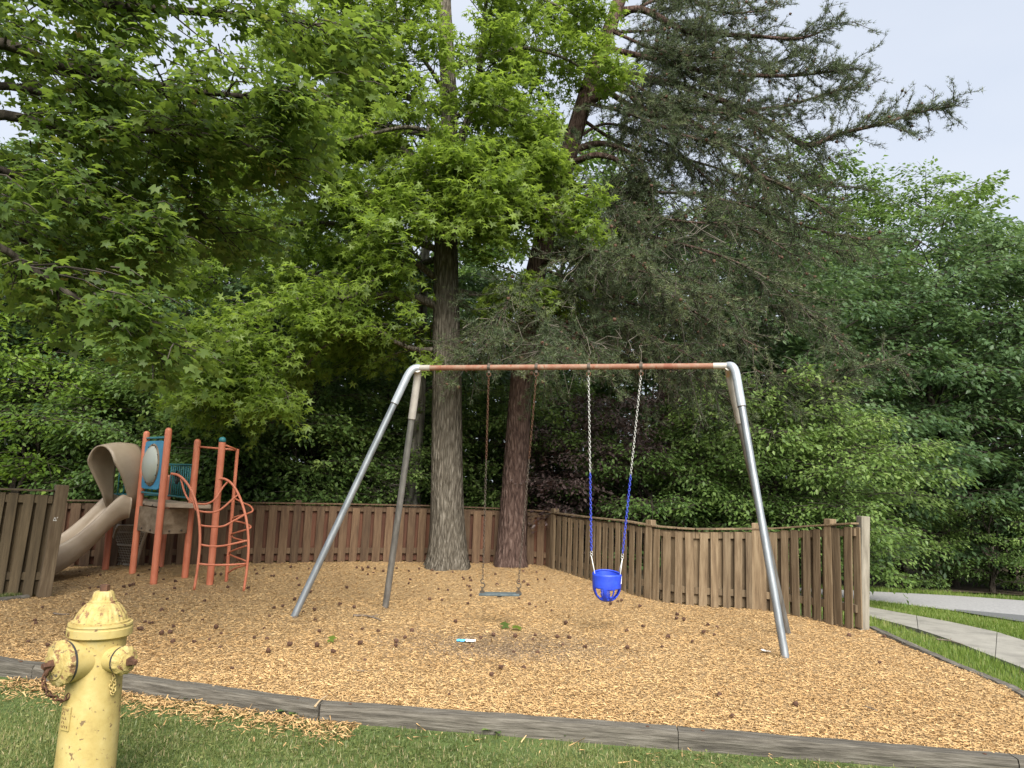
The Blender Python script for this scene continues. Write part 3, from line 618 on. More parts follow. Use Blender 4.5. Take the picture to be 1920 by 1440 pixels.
hB = list(np.interp(np.linspace(0, 5, len(BF)), range(6), [0.95, 0.95, 0.93, 0.92, 0.90, 0.90]))
_, locB, totB = fence('board_fence', BF, hB, 'long brown board fence behind the swing and the two big trunks', 0.180, 0.122, M['board_back'], M['board_rear'], M['board_back'],
      [(0.2, 0.02, 0.09, M['board_back'], 0.0)] + [(s, 0.03, 0.09, M['board_back'], 0.0) for s in np.arange(1.1, 8.6, 2.2)], seed=4, skip=())
hS = list(np.interp(np.linspace(0, 8, len(SF)), range(9), [0.90, 0.93, 0.98, 0.98, 0.99, 1.02, 1.06, 1.13, 1.20]))
rootS, locS, totS = fence('board_fence', SF, hS, 'tan weathered board fence curving from the pine to the tall grey end post', 0.150, 0.098, M['board_side'], M['board_side'], M['board_side'],
      [(s_, 0.05, 0.10, M['board_side'], 0.0) for s_ in (0.05, 2.35, 3.75, 4.75)], seed=9)
pe, de, he = locS(totS)
def loose_post(root, p, h, wx, wy, ang, mat, lean=0.0, name='end_post'):
    mb = MB(); mb.box((0, 0, h / 2 - 0.12), (wx, wy, h + 0.24)); me = mb.mesh(name, 0.007); me.materials.append(mat)
    o = bpy.data.objects.new(name, me); COL.objects.link(o); o.parent = root; o.matrix_parent_inverse = Matrix.Translation(root.location).inverted()
    o.location = (p.x, p.y, T(p.x, p.y)); o.rotation_euler = (0, lean, ang); return o
o = loose_post(rootS, gr(1617, 1180), 1.265, 0.105, 0.105, 0.15, M['post_grey'], 0.035); o['label'] = 'tall pale grey end post of the curving fence'
rootL, locL, totL = fence('board_fence', LF, [1.24, 1.22], 'olive brown board fence panel at the left edge in front of the slide', 0.149, 0.112, M['board_left'], M['board_left'], M['board_left'],
      [(0.1, 0.03, 0.09, M['board_left'], 0.0)], lean=0.045, seed=3)
o = loose_post(rootL, LFE + Vector((0.055, 0.02, 0)), 1.27, 0.13, 0.13, 0.75, M['board_side'], 0.045); o['label'] = 'thick end post with a small chalk triangle'
# chalk mark on the end post: a small triangle and a tick
def chalk():
    c = at(103, 973, LFE.y - 0.09); nv = (CAMP - c).normalized(); rx = RIGHT; up = UP; mb = MB()
    def P(u, v): return c + rx * u + up * v + nv * 0.012
    for a, b in (((-.02, -.018), (.016, -.02)), ((.016, -.02), (0, .018)), ((0, .018), (-.02, -.018)), ((.028, .01), (.034, .024)), ((.02, .012), (.03, .010))):
        mb.tube([P(*a), P(*b)], 0.0022, 5)
    o = mb.build('chalk_mark', M['white'], rootL); return o
chalk()

# ================================================================== SWING SET
fl, rl, frr, rrr = gr(548, 1163), gr(722, 1143), gr(1473, 1236), gr(1477, 1191)
YL = (fl.y + rl.y) / 2; YR = (frr.y + rrr.y) / 2
EL = at(783, 690, YL); ER = at(1367, 686, YR)
zb = (EL.z + ER.z) / 2
swing = empty('swing_frame', ((fl + rrr) / 2)); tag(swing, 'tall steel swing frame with splayed grey legs and rusty red top bar', 'swing set')
bd = (ER - EL).normalized()
mb = MB(); mb.tube([EL + bd * 0.06, ER - bd * 0.06], 0.030, 18); bar = mb.build('top_bar', M['rustpipe'], swing, 'auto')
for E, s, px1 in ((EL, 1, 0.15), (ER, -1, 0.16)):
    mb = MB(); mb.tube([E - bd * s * 0.04, E + bd * s * px1], 0.034, 18); mb.build('bar_sleeve', M['sleeve_warm'], swing, 'auto')
def leg(E, out_, foot, msleeve, mpipe, fsl=0.21):
    foot = Vector(foot); E = Vector(E)
    d = (foot - E).normalized()
    start = E - out_ * 0.02; k1 = E + out_ * 0.055; k2 = k1 + d * 0.10; end = E + (foot - E) * fsl
    pts = [start]
    for i in range(9):
        t = i / 8; pts.append(E * (1 - t) ** 2 + (E + out_ * 0.07) * 2 * t * (1 - t) + (E + out_ * 0.07 + d * 0.12) * t * t)
    tip = pts[-1]; dd = (foot - tip).normalized(); L = (foot - tip).length
    mid = tip + dd * (fsl * L)
    pts.append(mid)
    mb = MB(); mb.tube(pts, 0.043, 18); mb.build('leg_sleeve', msleeve, swing, 'auto')
    mb = MB(); mb.tube([mid - dd * 0.05, foot + dd * 0.12], 0.037, 18); mb.build('leg', mpipe, swing, 'auto')
    mb = MB(); mb.tube([mid - dd * 0.004, mid + dd * 0.004], 0.0438, 18); mb.build('leg_band', M['darksteel'], swing, 'auto')
leg(EL, (-bd * 0.9 + Vector((0, -0.5, 0))).normalized(), fl, M['sleeve'], M['galv'], 0.12)
leg(EL + Vector((0, 0, -0.02)), Vector((0.0, 0.9, -0.3)).normalized(), rl, M['sleeve_warm'], M['galv_dark'], 0.16)
leg(ER, (bd * 0.5 + Vector((0, -0.7, 0))).normalized(), frr, M['sleeve'], M['galv'], 0.12)
leg(ER + Vector((0, 0, -0.02)), Vector((0.2, 0.9, -0.3)).normalized(), rrr, M['sleeve_warm'], M['galv_dark'], 0.16)
def on_bar(px):
    lo, hi = 0.0, 1.0
    def X(t):
        p = EL.lerp(ER, t) - CAMP; return 960 + FPX * p.dot(RIGHT) / p.dot(FWD)
    for _ in range(40):
        mid = (lo + hi) / 2
        if X(mid) < px: lo = mid
        else: hi = mid
    return EL.lerp(ER, lo)
hang = [on_bar(px) for px in (917, 1006, 1104, 1202)]
def ringpts(c, r, u, v, n=14): return [c + u * (r * math.cos(2 * math.pi * i / n)) + v * (r * math.sin(2 * math.pi * i / n)) for i in range(n + 1)]
ZV = Vector((0, 0, 1)); pv_ = bd.cross(ZV).normalized()
for h in hang:
    mb = MB(); mb.tube([h - bd * 0.017, h + bd * 0.017], 0.0345, 16)
    mb.box(h + ZV * 0.038, (0.03, 0.022, 0.016)); mb.box(h - ZV * 0.047, (0.024, 0.02, 0.034))
    o = mb.build('hanger_clamp', M['darksteel'], swing)
    mb = MB(); mb.tube(ringpts(h - ZV * 0.078, 0.022, bd, ZV), 0.0055, 6, False)
    link_sub('hanger_ring', mb.mesh('hanger_ring'), M['rust'], o, True)

def chain_mesh(A, B, link_len=0.036, wire=0.0031, wid=0.0105):
    A, B = Vector(A), Vector(B); d = (B - A); L = d.length; d.normalize(); n = max(2, int(round(L / (link_len * 0.78)))); step = L / n
    a = Vector((1, 0, 0)); u = (a - d * a.dot(d)).normalized(); v = d.cross(u); mb = MB()
    for i in range(n):
        c = A + d * (step * (i + .5)); uu = u if i % 2 else v
        uu = (uu * math.cos(0.5) + (v if i % 2 else -u) * math.sin(0.5))
        pts = []
        for j in range(11):
            t = 2 * math.pi * j / 10
            pts.append(c + d * (math.sin(t) * link_len * 0.5) + uu * (math.cos(t) * wid))
        mb.tube(pts, wire, 5, False)
    return mb.mesh('chain')
def s_hook(c, d, u, r1, r2, wire):
    mb = MB(); pts = []
    for i in range(13): t = math.pi * (-0.15 + 1.5 * i / 12); pts.append(c + d * (-r1) + u * (-r1 * math.cos(t)) + d * (-r1 * math.sin(t)))
    for i in range(13): t = math.pi * (0.1 + 1.6 * i / 12); pts.append(c + d * (r2) + u * (r2 * math.cos(t - math.pi * .5) * 1.0) + d * (r2 * math.sin(t - math.pi * .5)))
    mb.tube([Vector(p) for p in pts], wire, 6); return mb
# flat swing
Ys = (hang[0].y + hang[1].y) / 2
fs_l, fs_r = at(904, 1112, hang[0].y - 0.02), at(972, 1113, hang[1].y + 0.02)
flat_sw = empty('flat_swing', (fs_l + fs_r) / 2); tag(flat_sw, 'flat slate grey swing seat on two thin rusty chains', 'swing', 'swings hanging from the top bar')
for h, e in ((hang[0], fs_l), (hang[1], fs_r)):
    top = h - ZV * 0.098; bot = e + ZV * 0.155
    mid = top.lerp(bot, 0.42)
    link('chain', chain_mesh(top, mid, wire=0.0026), M['rust'], flat_sw, True); link('chain', chain_mesh(mid, bot, wire=0.0026), M['darksteel'], flat_sw, True)
    mb = MB(); mb.tube(ringpts(e + ZV * 0.125, 0.021, bd, ZV)[2:13], 0.0052, 6); mb.tube(ringpts(e + ZV * 0.082, 0.025, -bd, -ZV)[1:13], 0.0052, 6)
    mb.tube([e + ZV * 0.106 - bd * 0.016, e + ZV * 0.098 + bd * 0.016], 0.0052, 6); mb.build('seat_hook', M['darksteel'], flat_sw, True)
    mb = MB(); mb.tube([e + ZV * 0.06 - bd * 0.006, e + ZV * 0.012 - bd * 0.006], 0.0065, 6); mb.tube([e + ZV * 0.06 + bd * 0.007, e + ZV * 0.012 + bd * 0.007], 0.0055, 6); mb.box(e + ZV * 0.013, (0.05, 0.1, 0.012)); mb.build('seat_bracket', M['darksteel'], flat_sw)
sdv = (fs_r - fs_l); sl_ = sdv.length; sdv.normalize()
mb = MB(); Ms = Matrix((sdv, ZV.cross(sdv).normalized(), sdv.cross(ZV.cross(sdv)).normalized())).transposed()
mb.box((fs_l + fs_r) / 2 - ZV * 0.008, (sl_ + 0.045, 0.14, 0.026), Ms); mb.build('seat', M['slate'], flat_sw, False, 0.008)
mb = MB(); mb.box((fs_l + fs_r) / 2 - ZV * 0.028, (0.04, 0.10, 0.014), Ms); mb.build('seat_core', M['darksteel'], flat_sw, False, 0.003)
# bucket swing
Yb = (hang[2].y + hang[3].y) / 2
bl, br_ = at(1109, 1038, Yb), at(1167, 1043, Yb)
bc = at(1138, 1082, Yb); bucket = empty('bucket_swing', at(1138, 1125, Yb)); tag(bucket, 'royal blue plastic bucket swing on chains half coated blue', 'swing', 'swings hanging from the top bar')
for h, e in ((hang[2], bl), (hang[3], br_)):
    top = h - ZV * 0.098; bot = e + (h - e).normalized() * 0.03; mid = top.lerp(bot, 0.565)
    c1 = link('chain', chain_mesh(top, mid, wire=0.0030, wid=0.0105), M['steel'], bucket, True); c1['label'] = 'bare galvanised upper chain'
    c2 = link('chain', chain_mesh(mid, bot, wire=0.0045, wid=0.0105), M['bluechain'], bucket, True); c2['label'] = 'blue coated lower chain'
    mb = MB(); mb.tube(ringpts(e + ZV * 0.013, 0.0125, bd, ZV), 0.0036, 6, False); mb.tube(ringpts(e - ZV * 0.014, 0.0125, bd, ZV), 0.0036, 6, False); mb.build('link_hook', M['steel'], bucket, True)
# shell: tapered cup with leg openings
nT, nV = 64, 26; prof = []
rimz = bc.z + 0.028; Wd = 0.140
def cup(th, v):                   # v 0 rim .. 1 bottom
    z = -0.262 * v; r = Wd * (1.0 if v < 0.45 else math.sqrt(max(0.0, 1 - ((v - 0.45) / 0.575) ** 2)))
    r *= 1 - 0.06 * v
    z += 0.03 * max(0.0, math.sin(th)) * (1 - v)            # higher at the back
    return Vector((bc.x + r * math.cos(th), bc.y + r * 0.88 * math.sin(th), rimz + z))
verts = [cup(2 * math.pi * i / nT, j / (nV - 1)) for j in range(nV) for i in range(nT)]; faces = []
for j in range(nV - 1):
    for i in range(nT):
        th = (math.degrees(2 * math.pi * (i + .5) / nT)) % 360; v = (j + .5) / (nV - 1)
        hole = False
        if 0.50 < v < 0.93:
            for lo, hi in ((206, 246), (262, 290), (296, 336), (24, 70), (110, 156)):
                pad = 0 if v < 0.8 else 6
                if lo + pad < th < hi - pad and not (lo == 262 and v < 0.55): hole = True
        if not hole:
            a = j * nT + i; b = j * nT + (i + 1) % nT; faces.append((a, b, b + nT, a + nT))
me = bpy.data.meshes.new('bucket_seat'); me.from_pydata([tuple(v) for v in verts], [], faces); me.update()
bm = bmesh.new(); bm.from_mesh(me); bmesh.ops.delete(bm, geom=[v for v in bm.verts if not v.link_faces], context='VERTS')
bmesh.ops.solidify(bm, geom=bm.faces[:], thickness=0.011); bm.to_mesh(me); bm.free()
seat = link('bucket_seat', me, M['bluepl'], bucket, True)
mb = MB(); mb.tube([cup(2 * math.pi * i / 48, 0.0) for i in range(49)], 0.008, 8, False); link_sub('rim', mb.mesh('rim'), M['bluepl'], seat, True)
for e, th in ((bl, math.pi), (br_, 0.0)):
    for dth in (-0.42, 0.42):
        q = cup(th + dth, 0.03); mb = MB(); mb.tube([e - ZV * 0.026, q], 0.0042, 6); mb.build('hanger_rod', M['whitecord'], bucket, True)
q = cup(-0.30, 0.14); mb = MB(); mb.box(q + Vector((0.006, -0.006, -0.012)), (0.032, 0.006, 0.075), Matrix.Rotation(1.05, 3, 'Z')); o = mb.build('warning_tag', M['white'], bucket); o['label'] = 'small white paper tag'

# ================================================================== PLAY STRUCTURE
def post_xy(px, py, Y): p = at(px, py, Y); return Vector((p.x, Y, 0))
Q1 = post_xy(247, 1086, 10.30); Q2 = post_xy(288, 1091, 9.72); Q3 = post_xy(346, 1088, 10.15); Q4 = post_xy(393, 1096, 9.78); Q5 = post_xy(196, 1079, 10.62); Q6 = post_xy(424, 1090, 9.98)
QR = Q1 + Q3 - Q2 + Vector((-0.15, 0.25, 0)); QB = post_xy(188, 1074, 10.9)
play = empty('play_structure', (Q2.x, Q2.y, 0)); tag(play, 'coral post play structure with tan slide, blue bubble panel and curved climber', 'play structure')
def ztop(px, py, Y): return at(px, py, Y).z
def post(q, zt, r=0.044, mat='coral', nm='post', dome=True):
    mb = MB(); mb.tube([(q.x, q.y, -0.25 + T(q.x, q.y)), (q.x, q.y, zt - (r if dome else 0))], r, 20, True, dome); return mb.build(nm, M[mat], play, 'auto')
post(Q1, ztop(277, 808, Q1.y)); post(Q2, ztop(323, 802, Q2.y)); post(Q3, ztop(375, 823, Q3.y)); p4 = post(Q4, ztop(424, 823, Q4.y)); post(Q5, 1.08); post(QB, 0.95, 0.022, nm='brace')
zt4 = ztop(424, 823, Q4.y); mb = MB(); mb.lathe([(0.0455, -0.045), (0.0455, -0.012), (0.036, 0.012), (0.012, 0.024)], (Q4.x, Q4.y, zt4), n=18); o = mb.build('post_cap', M['teal'], play, True)
post(QR, 1.42); 
zt6 = ztop(452, 842, Q6.y)
post(Q6, zt6, 0.022, nm='thin_post', dome=False)
ZD = ztop(300, 943, 9.8)           # deck level
# deck
def prism(name, poly, z0, z1, mat, parent=play, bevel=0.006):
    k = len(poly); mb = MB(); vs = [(p.x, p.y, z0) for p in poly] + [(p.x, p.y, z1) for p in poly]
    fs = [tuple(range(k))[::-1], tuple(range(k, 2 * k))] + [(i, (i + 1) % k, k + (i + 1) % k, k + i) for i in range(k)]
    mb.add(vs, fs); return mb.build(name, mat, parent, False, bevel)
def toward(a, b, t): return a + (b - a) * t
dk = [toward(Q2, QR, 0.04), toward(Q4, QR, 0.10), toward(Q3, Q4, 0.25), QR + Vector((0.05, -0.06, 0)), toward(Q5, Q2, 0.06), toward(Q1, QR, 0.05)]
prism('deck', dk, ZD - 0.055, ZD, M['deck'])
def panel(name, a, b, z0, z1, th, mat, bevel=0.012, parent=play, inset=0.05):
    a = Vector((a.x, a.y, 0)); b = Vector((b.x, b.y, 0)); d = (b - a).normalized(); L = (b - a).length - 2 * inset; nv = Vector((-d.y, d.x, 0)); c = (a + b) / 2
    mb = MB(); mb.box((c.x, c.y, (z0 + z1) / 2), (L, th, z1 - z0), Matrix((d, nv, ZV)).transposed()); return mb.build(name, mat, parent, False, bevel)
sk = panel('skirt_panel', Q1, Q2, ZD - 0.40, ZD - 0.07, 0.03, M['skirt'], 0.004)
sk2 = panel('skirt_panel', Q2, Q3 + (Q4 - Q3) * 0.0, ZD - 0.40, ZD - 0.07, 0.03, M['skirt'], 0.004)
for (a, b) in ((Q1, Q2), (Q2, Q3)):
    d = (b - a).normalized(); nv = Vector((d.y, -d.x, 0))
    for t in (0.3, 0.7):
        for z in (ZD - 0.04, ZD - 0.36):
            p = toward(a, b, t) + nv * 0.02; mb = MB(); mb.lathe([(0.014, 0), (0.014, 0.008), (0.005, 0.014)], (p.x, p.y, z), nv, 8); mb.build('bolt', M['darksteel'], play)
# bubble panel between Q1 and Q2
zp0, zp1 = ztop(285, 917, 10.0), ztop(295, 827, 10.0)
d12 = (Q2 - Q1).normalized(); n12 = Vector((d12.y, -d12.x, 0)); c12 = (Q1 + Q2) / 2
if n12.y > 0: n12 = -n12
L12 = (Q2 - Q1).length - 0.14; cz = (zp0 + zp1) / 2; hh = (zp1 - zp0) / 2
mb = MB(); nn = 48; ro = []; ri = []
rw, rh = L12 / 2 * 0.72, hh * 0.80
def sq(t):
    c, s_ = math.cos(t), math.sin(t); k = 1 / max(abs(c), abs(s_)); k = min(k, 1.34); return c * k * L12 / 2, s_ * k * hh
vs = []; fs = []
for side in (0.028, -0.028):
    for i in range(nn):
        t = 2 * math.pi * i / nn; x, z = sq(t); vs.append(c12 + d12 * x + n12 * side + ZV * (cz + z))
    for i in range(nn):
        t = 2 * math.pi * i / nn; vs.append(c12 + d12 * (rw * math.cos(t)) + n12 * side + ZV * (cz + rh * math.sin(t)))
for i in range(nn):
    j = (i + 1) % nn
    fs += [(i, j, nn + j, nn + i), (2 * nn + j, 2 * nn + i, 3 * nn + i, 3 * nn + j), (j, i, 2 * nn + i, 2 * nn + j), (nn + i, nn + j, 3 * nn + j, 3 * nn + i)]
mb.add(vs, fs); bp_ = mb.build('bubble_panel', M['bluepanel'], play, False, 0.003)
# clear dome, ring and bolts
mb = MB(); vs = []; fs = []
for k in range(7):
    q = k / 6; rr_ = math.cos(q * math.pi / 2) if k < 6 else 0.02
    for i in range(nn):
        t = 2 * math.pi * i / nn; vs.append(c12 + d12 * (rw * 1.0 * rr_ * math.cos(t)) + n12 * (0.03 + 0.10 * math.sin(q * math.pi / 2)) + ZV * (cz + rh * 1.0 * rr_ * math.sin(t)))
for k in range(6):
    for i in range(nn): j = (i + 1) % nn; fs.append((k * nn + i, k * nn + j, (k + 1) * nn + j, (k + 1) * nn + i))
fs.append(tuple(6 * nn + i for i in range(nn))); mb.add(vs, fs); link_sub('clear_dome', mb.mesh('clear_dome'), M['dome'], bp_, True)
mb = MB(); mb.tube([c12 + d12 * (rw * 1.06 * math.cos(2 * math.pi * i / nn)) + n12 * 0.030 + ZV * (cz + rh * 1.05 * math.sin(2 * math.pi * i / nn)) for i in range(nn + 1)], 0.016, 6, False)
link_sub('dome_ring', mb.mesh('dome_ring'), M['skirt'], bp_, True)
for i in range(12):
    t = 2 * math.pi * i / 12; p = c12 + d12 * (rw * 1.08 * math.cos(t)) + n12 * 0.045 + ZV * (cz + rh * 1.06 * math.sin(t)); mb = MB(); mb.lathe([(0.009, 0), (0.009, 0.006), (0.003, 0.009)], p, n12, 8); link_sub('bolt', mb.mesh('bolt'), M['black'], bp_)
for z in (zp1 + 0.045, zp0 - 0.055):
    mb = MB(); mb.tube([(Q1.x, Q1.y, z), (Q2.x, Q2.y, z)], 0.015, 10); mb.build('panel_rail', M['teal'], play, 'auto')
# teal bar railing at the back, from the hidden rear post to Q3
za, zb2 = ZD + 0.06, ztop(365, 872, 10.3)
ra = QR; rb = Q3
rail = MB(); 
for z in (za, zb2): rail.tube([(ra.x, ra.y, z), (rb.x, rb.y, z)], 0.014, 10)
rl_ = rail.build('guard_rail', M['teal'], play, 'auto')
for i in range(11):
    p = toward(ra, rb, (i + 0.7) / 11.6); mb = MB(); mb.tube([(p.x, p.y, za), (p.x, p.y, zb2)], 0.0105, 8); link_sub('bar', mb.mesh('bar'), M['teal'], rl_, True)
rail = MB(); 
for z in (za, zb2): rail.tube([(Q5.x, Q5.y, z), (ra.x, ra.y, z)], 0.014, 10)
rl2 = rail.build('guard_rail', M['teal'], play, 'auto')
for i in range(9):
    p = toward(Q5, ra, (i + 0.7) / 9.6); mb = MB(); mb.tube([(p.x, p.y, za), (p.x, p.y, zb2)], 0.0105, 8); link_sub('bar', mb.mesh('bar'), M['teal'], rl2, True)
# small black steering wheel on the railing
wc = at(332, 895, 10.15); mb = MB(); u_ = (rb - ra).normalized(); mb.tube(ringpts(wc, 0.085, u_, ZV, 24), 0.010, 8, False)
for a_ in (0.5, 2.6, 4.7): mb.tube([wc, wc + (u_ * math.cos(a_) + ZV * math.sin(a_)) * 0.085], 0.009, 6)
wl_ = mb.build('steering_wheel', M['black'], play, True)
# climber: two arched rails with draped rungs
def pathpx(lst): return [at(x_, y_, Y_) for (x_, y_, Y_) in lst]
r1 = crom(pathpx([(321, 888, 9.70), (336, 892, 9.66), (352, 908, 9.60), (364, 932, 9.53), (372, 965, 9.46), (375, 1010, 9.42), (371, 1060, 9.38), (364, 1106, 9.36)]), 6)
r2 = crom(pathpx([(405, 899, 9.76), (421, 898, 9.74), (437, 910, 9.70), (451, 936, 9.64), (462, 975, 9.57), (466, 1020, 9.53), (463, 1065, 9.50), (457, 1108, 9.48)]), 6)
cl = MB(); cl.tube([Vector(p) for p in r1], 0.0165, 10); c1 = cl.build('climber_rail', M['coral'], play, True)
cl = MB(); cl.tube([Vector(p) for p in r2], 0.0165, 10); c2 = cl.build('climber_rail', M['coral'], play, True)
def rung(pts, r=0.0125):
    mb = MB(); mb.tube([Vector(p) for p in crom(pathpx(pts), 6)], r, 8); return mb.build('rung', M['coral'], play, True)
rung([(339, 897, 9.66), (347, 925, 9.64), (359, 941, 9.62), (385, 945, 9.62), (403, 936, 9.65), (417, 915, 9.71), (428, 902, 9.73)])
rung([(360, 925, 9.55), (366, 953, 9.50), (378, 959, 9.50), (402, 960, 9.54), (418, 952, 9.58), (436, 936, 9.63), (447, 927, 9.66)])
rung([(377, 985, 9.44), (392, 987, 9.46), (416, 987, 9.49), (432, 980, 9.53), (462, 963, 9.59)])
rung([(376, 1021, 9.42), (395, 1024, 9.44), (420, 1023, 9.47), (466, 1013, 9.54)])
rung([(372, 1057, 9.38), (395, 1059, 9.41), (430, 1059, 9.45), (461, 1057, 9.50)])
# spiral rungs between the outer rail and the thin post
rung([(441, 935, 9.98), (456, 943, 9.85), (468, 948, 9.70), (474, 957, 9.62), (464, 963, 9.60), (440, 970, 9.75), (438, 976, 9.9), (455, 980, 9.85), (469, 986, 9.66), (467, 991, 9.58), (445, 998, 9.70), (434, 1002, 9.9), (440, 1009, 9.88), (464, 1015, 9.6)], 0.011)
rung([(463, 1023, 9.56), (440, 1031, 9.75), (430, 1037, 9.95), (438, 1043, 9.88), (462, 1052, 9.56)], 0.011)
rung([(460, 1060, 9.52), (440, 1066, 9.72), (428, 1074, 9.95)], 0.011)
T6 = Vector((Q6.x, Q6.y, zt6 - 0.015))
for (px, py, q) in ((380, 838, Q3), (428, 833, Q4)):
    z = ztop(px, py, q.y); mb = MB(); mb.tube([(q.x, q.y, z), T6], 0.0145, 10); mb.build('top_rail', M['coral'], play, True)
q = Vector((Q4.x, Q4.y, ztop(424, 841, Q4.y)))
# slide: chute swept along a path
s_top = (Q1 + Q5) / 2; s_top = Vector((s_top.x, s_top.y, ZD - 0.17))
s_end = at(58, 1050, 9.72)
sh = Vector((s_end.x - s_top.x, s_end.y - s_top.y, 0)); SL = sh.length; shd = sh.normalized(); lat = Vector((-shd.y, shd.x, 0))
zprof = [(0.0, 0.0), (0.10, -0.01), (0.2, -0.12), (0.4, -0.42), (0.6, -0.66), (0.75, -0.78), (0.88, -0.85), (1.0, -0.86)]
def zs(t):
    xs_ = [a for a, b in zprof]; zs_ = [b for a, b in zprof]
    return float(np.interp(t, xs_, zs_))
tt = np.linspace(0, 1, 40); zz = np.array([zs(t) for t in tt]); 
for _ in range(4): zz[1:-1] = (zz[:-2] + 2 * zz[1:-1] + zz[2:]) / 4
drop = ZD - 0.17 - 0.14; zz = zz / 0.86 * drop
W2 = 0.295
sect = [(-1.0, 0.02), (-1.06, 0.10), (-1.04, 0.19), (-0.96, 0.215), (-0.88, 0.19), (-0.82, 0.10), (-0.78, 0.055), (-0.70, 0.055), (-0.64, 0.02), (-0.3, 0.0), (0.0, 0.0), (0.3, 0.0), (0.64, 0.02), (0.70, 0.055), (0.78, 0.055), (0.82, 0.10), (0.88, 0.19), (0.96, 0.215), (1.04, 0.19), (1.06, 0.10), (1.0, 0.02), (0.9, -0.07), (0.0, -0.09), (-0.9, -0.07)]
vs = []; fs = []; ks = len(sect)
for i, t in enumerate(tt):
    c = s_top + shd * (SL * t + 0.02) + ZV * zz[i]; hmul = 1.0 if t > 0.12 else 0.75 + 0.25 * t / 0.12
    hmul *= 1 - 0.25 * max(0, (t - 0.85) / 0.15)
    for (u, v) in sect: vs.append(c + lat * (u * W2) + ZV * (v * hmul * 1.3))
for i in range(len(tt) - 1):
    for j in range(ks): a = i * ks + j; b = i * ks + (j + 1) % ks; fs.append((a, b, b + ks, a + ks))
fs.append(tuple(range(ks))); fs.append(tuple((len(tt) - 1) * ks + j for j in range(ks))[::-1])
mb = MB(); mb.add(vs, fs); slide = mb.build('slide', M['tan'], play, True)
mb = MB(); e_ = s_top + shd * SL * 0.93; 
for u in (-0.7, 0.7): mb.tube([e_ + lat * (u * W2) + ZV * (zz[36] - 0.05), (e_.x + lat.x * u * W2, e_.y + lat.y * u * W2, -0.1)], 0.018, 8)
link_sub('slide_foot', mb.mesh('slide_foot'), M['galv_dark'], slide, True)
# hood: arched shell narrowing to two legs
vs = []; fs = []; nA, nD = 36, 10
hz0 = ZD + 0.02; hfw = Vector((-0.33, -0.945, 0)).normalized(); hlat = Vector((-hfw.y, hfw.x, 0))
for k in range(nD):
    q = k / (nD - 1)
    for i in range(nA + 1):
        a_ = math.pi * i / nA; c_, s_ = math.cos(a_), math.sin(a_)
        wid = 0.275 + 0.05 * math.sin(a_) ** 0.8
        zc = 0.30 + 0.54 * max(0, s_) ** 0.85 if s_ > 0 else 0.30
        leg_ = max(0.0, 1 - s_ / 0.62) ** 1.15
        depth = 0.10 + 0.34 * (1 - leg_) ** 0.75
        pinch = 1 - 0.20 * leg_ ** 1.3
        x_ = c_ * wid * pinch; z_ = -0.14 + (s_ ** 0.62) * 0.90
        fwd_ = 0.0 + depth * q - 0.01 + 0.10 * (1 - leg_) * (q - 0.5) * s_
        bul = 0.03 * math.sin(math.pi * q)
        x_ *= 1 + bul; z_ += bul * s_ - 0.05 * q * s_
        vs.append(Vector((s_top.x, s_top.y, hz0)) + hlat * x_ + hfw * (fwd_ + 0.03) + ZV * z_)
for k in range(nD - 1):
    for i in range(nA): a = k * (nA + 1) + i; fs.append((a, a + 1, a + nA + 2, a + nA + 1))
me = bpy.data.meshes.new('slide_hood'); me.from_pydata([tuple(v) for v in vs], [], fs); me.update()
bm = bmesh.new(); bm.from_mesh(me); bmesh.ops.recalc_face_normals(bm, faces=bm.faces[:]); bmesh.ops.solidify(bm, geom=bm.faces[:], thickness=0.022); bm.to_mesh(me); bm.free()
link('slide_hood', me, M['tan'], play, True)
# wire mesh ramp at the back
ra0, ra1 = at(222, 985, 10.75), at(283, 985, 10.45); rb0, rb1 = at(200, 1066, 11.1), at(252, 1068, 10.9)
def rampp(u, v):
    a = ra0.lerp(ra1, u); b = Vector((rb0.x, rb0.y, 0.0)).lerp(Vector((rb1.x, rb1.y, 0.0)), u); p = a.lerp(b, v); p.z += 0.12 * math.sin(math.pi * v) ; return p
mb = MB()
for i in range(19): mb.tube([rampp(i / 18, v / 6) for v in range(7)], 0.0035, 4, False)
for j in range(27): mb.tube([rampp(0, j / 26), rampp(0.5, j / 26), rampp(1, j / 26)], 0.0035, 4, False)
mr_o = mb.build('mesh_ramp', M['wire'], play)
for j in (0.0, 0.3, 0.6, 0.9): mb = MB(); mb.tube([rampp(0, j) , rampp(1, j)], 0.010, 6); link_sub('ramp_bar', mb.mesh('ramp_bar'), M['wire'], mr_o)
for u in (0, 1): mb = MB(); mb.tube([rampp(u, v / 6) for v in range(7)], 0.022, 8); link_sub('ramp_rail', mb.mesh('ramp_rail'), M['wire'], mr_o, True)

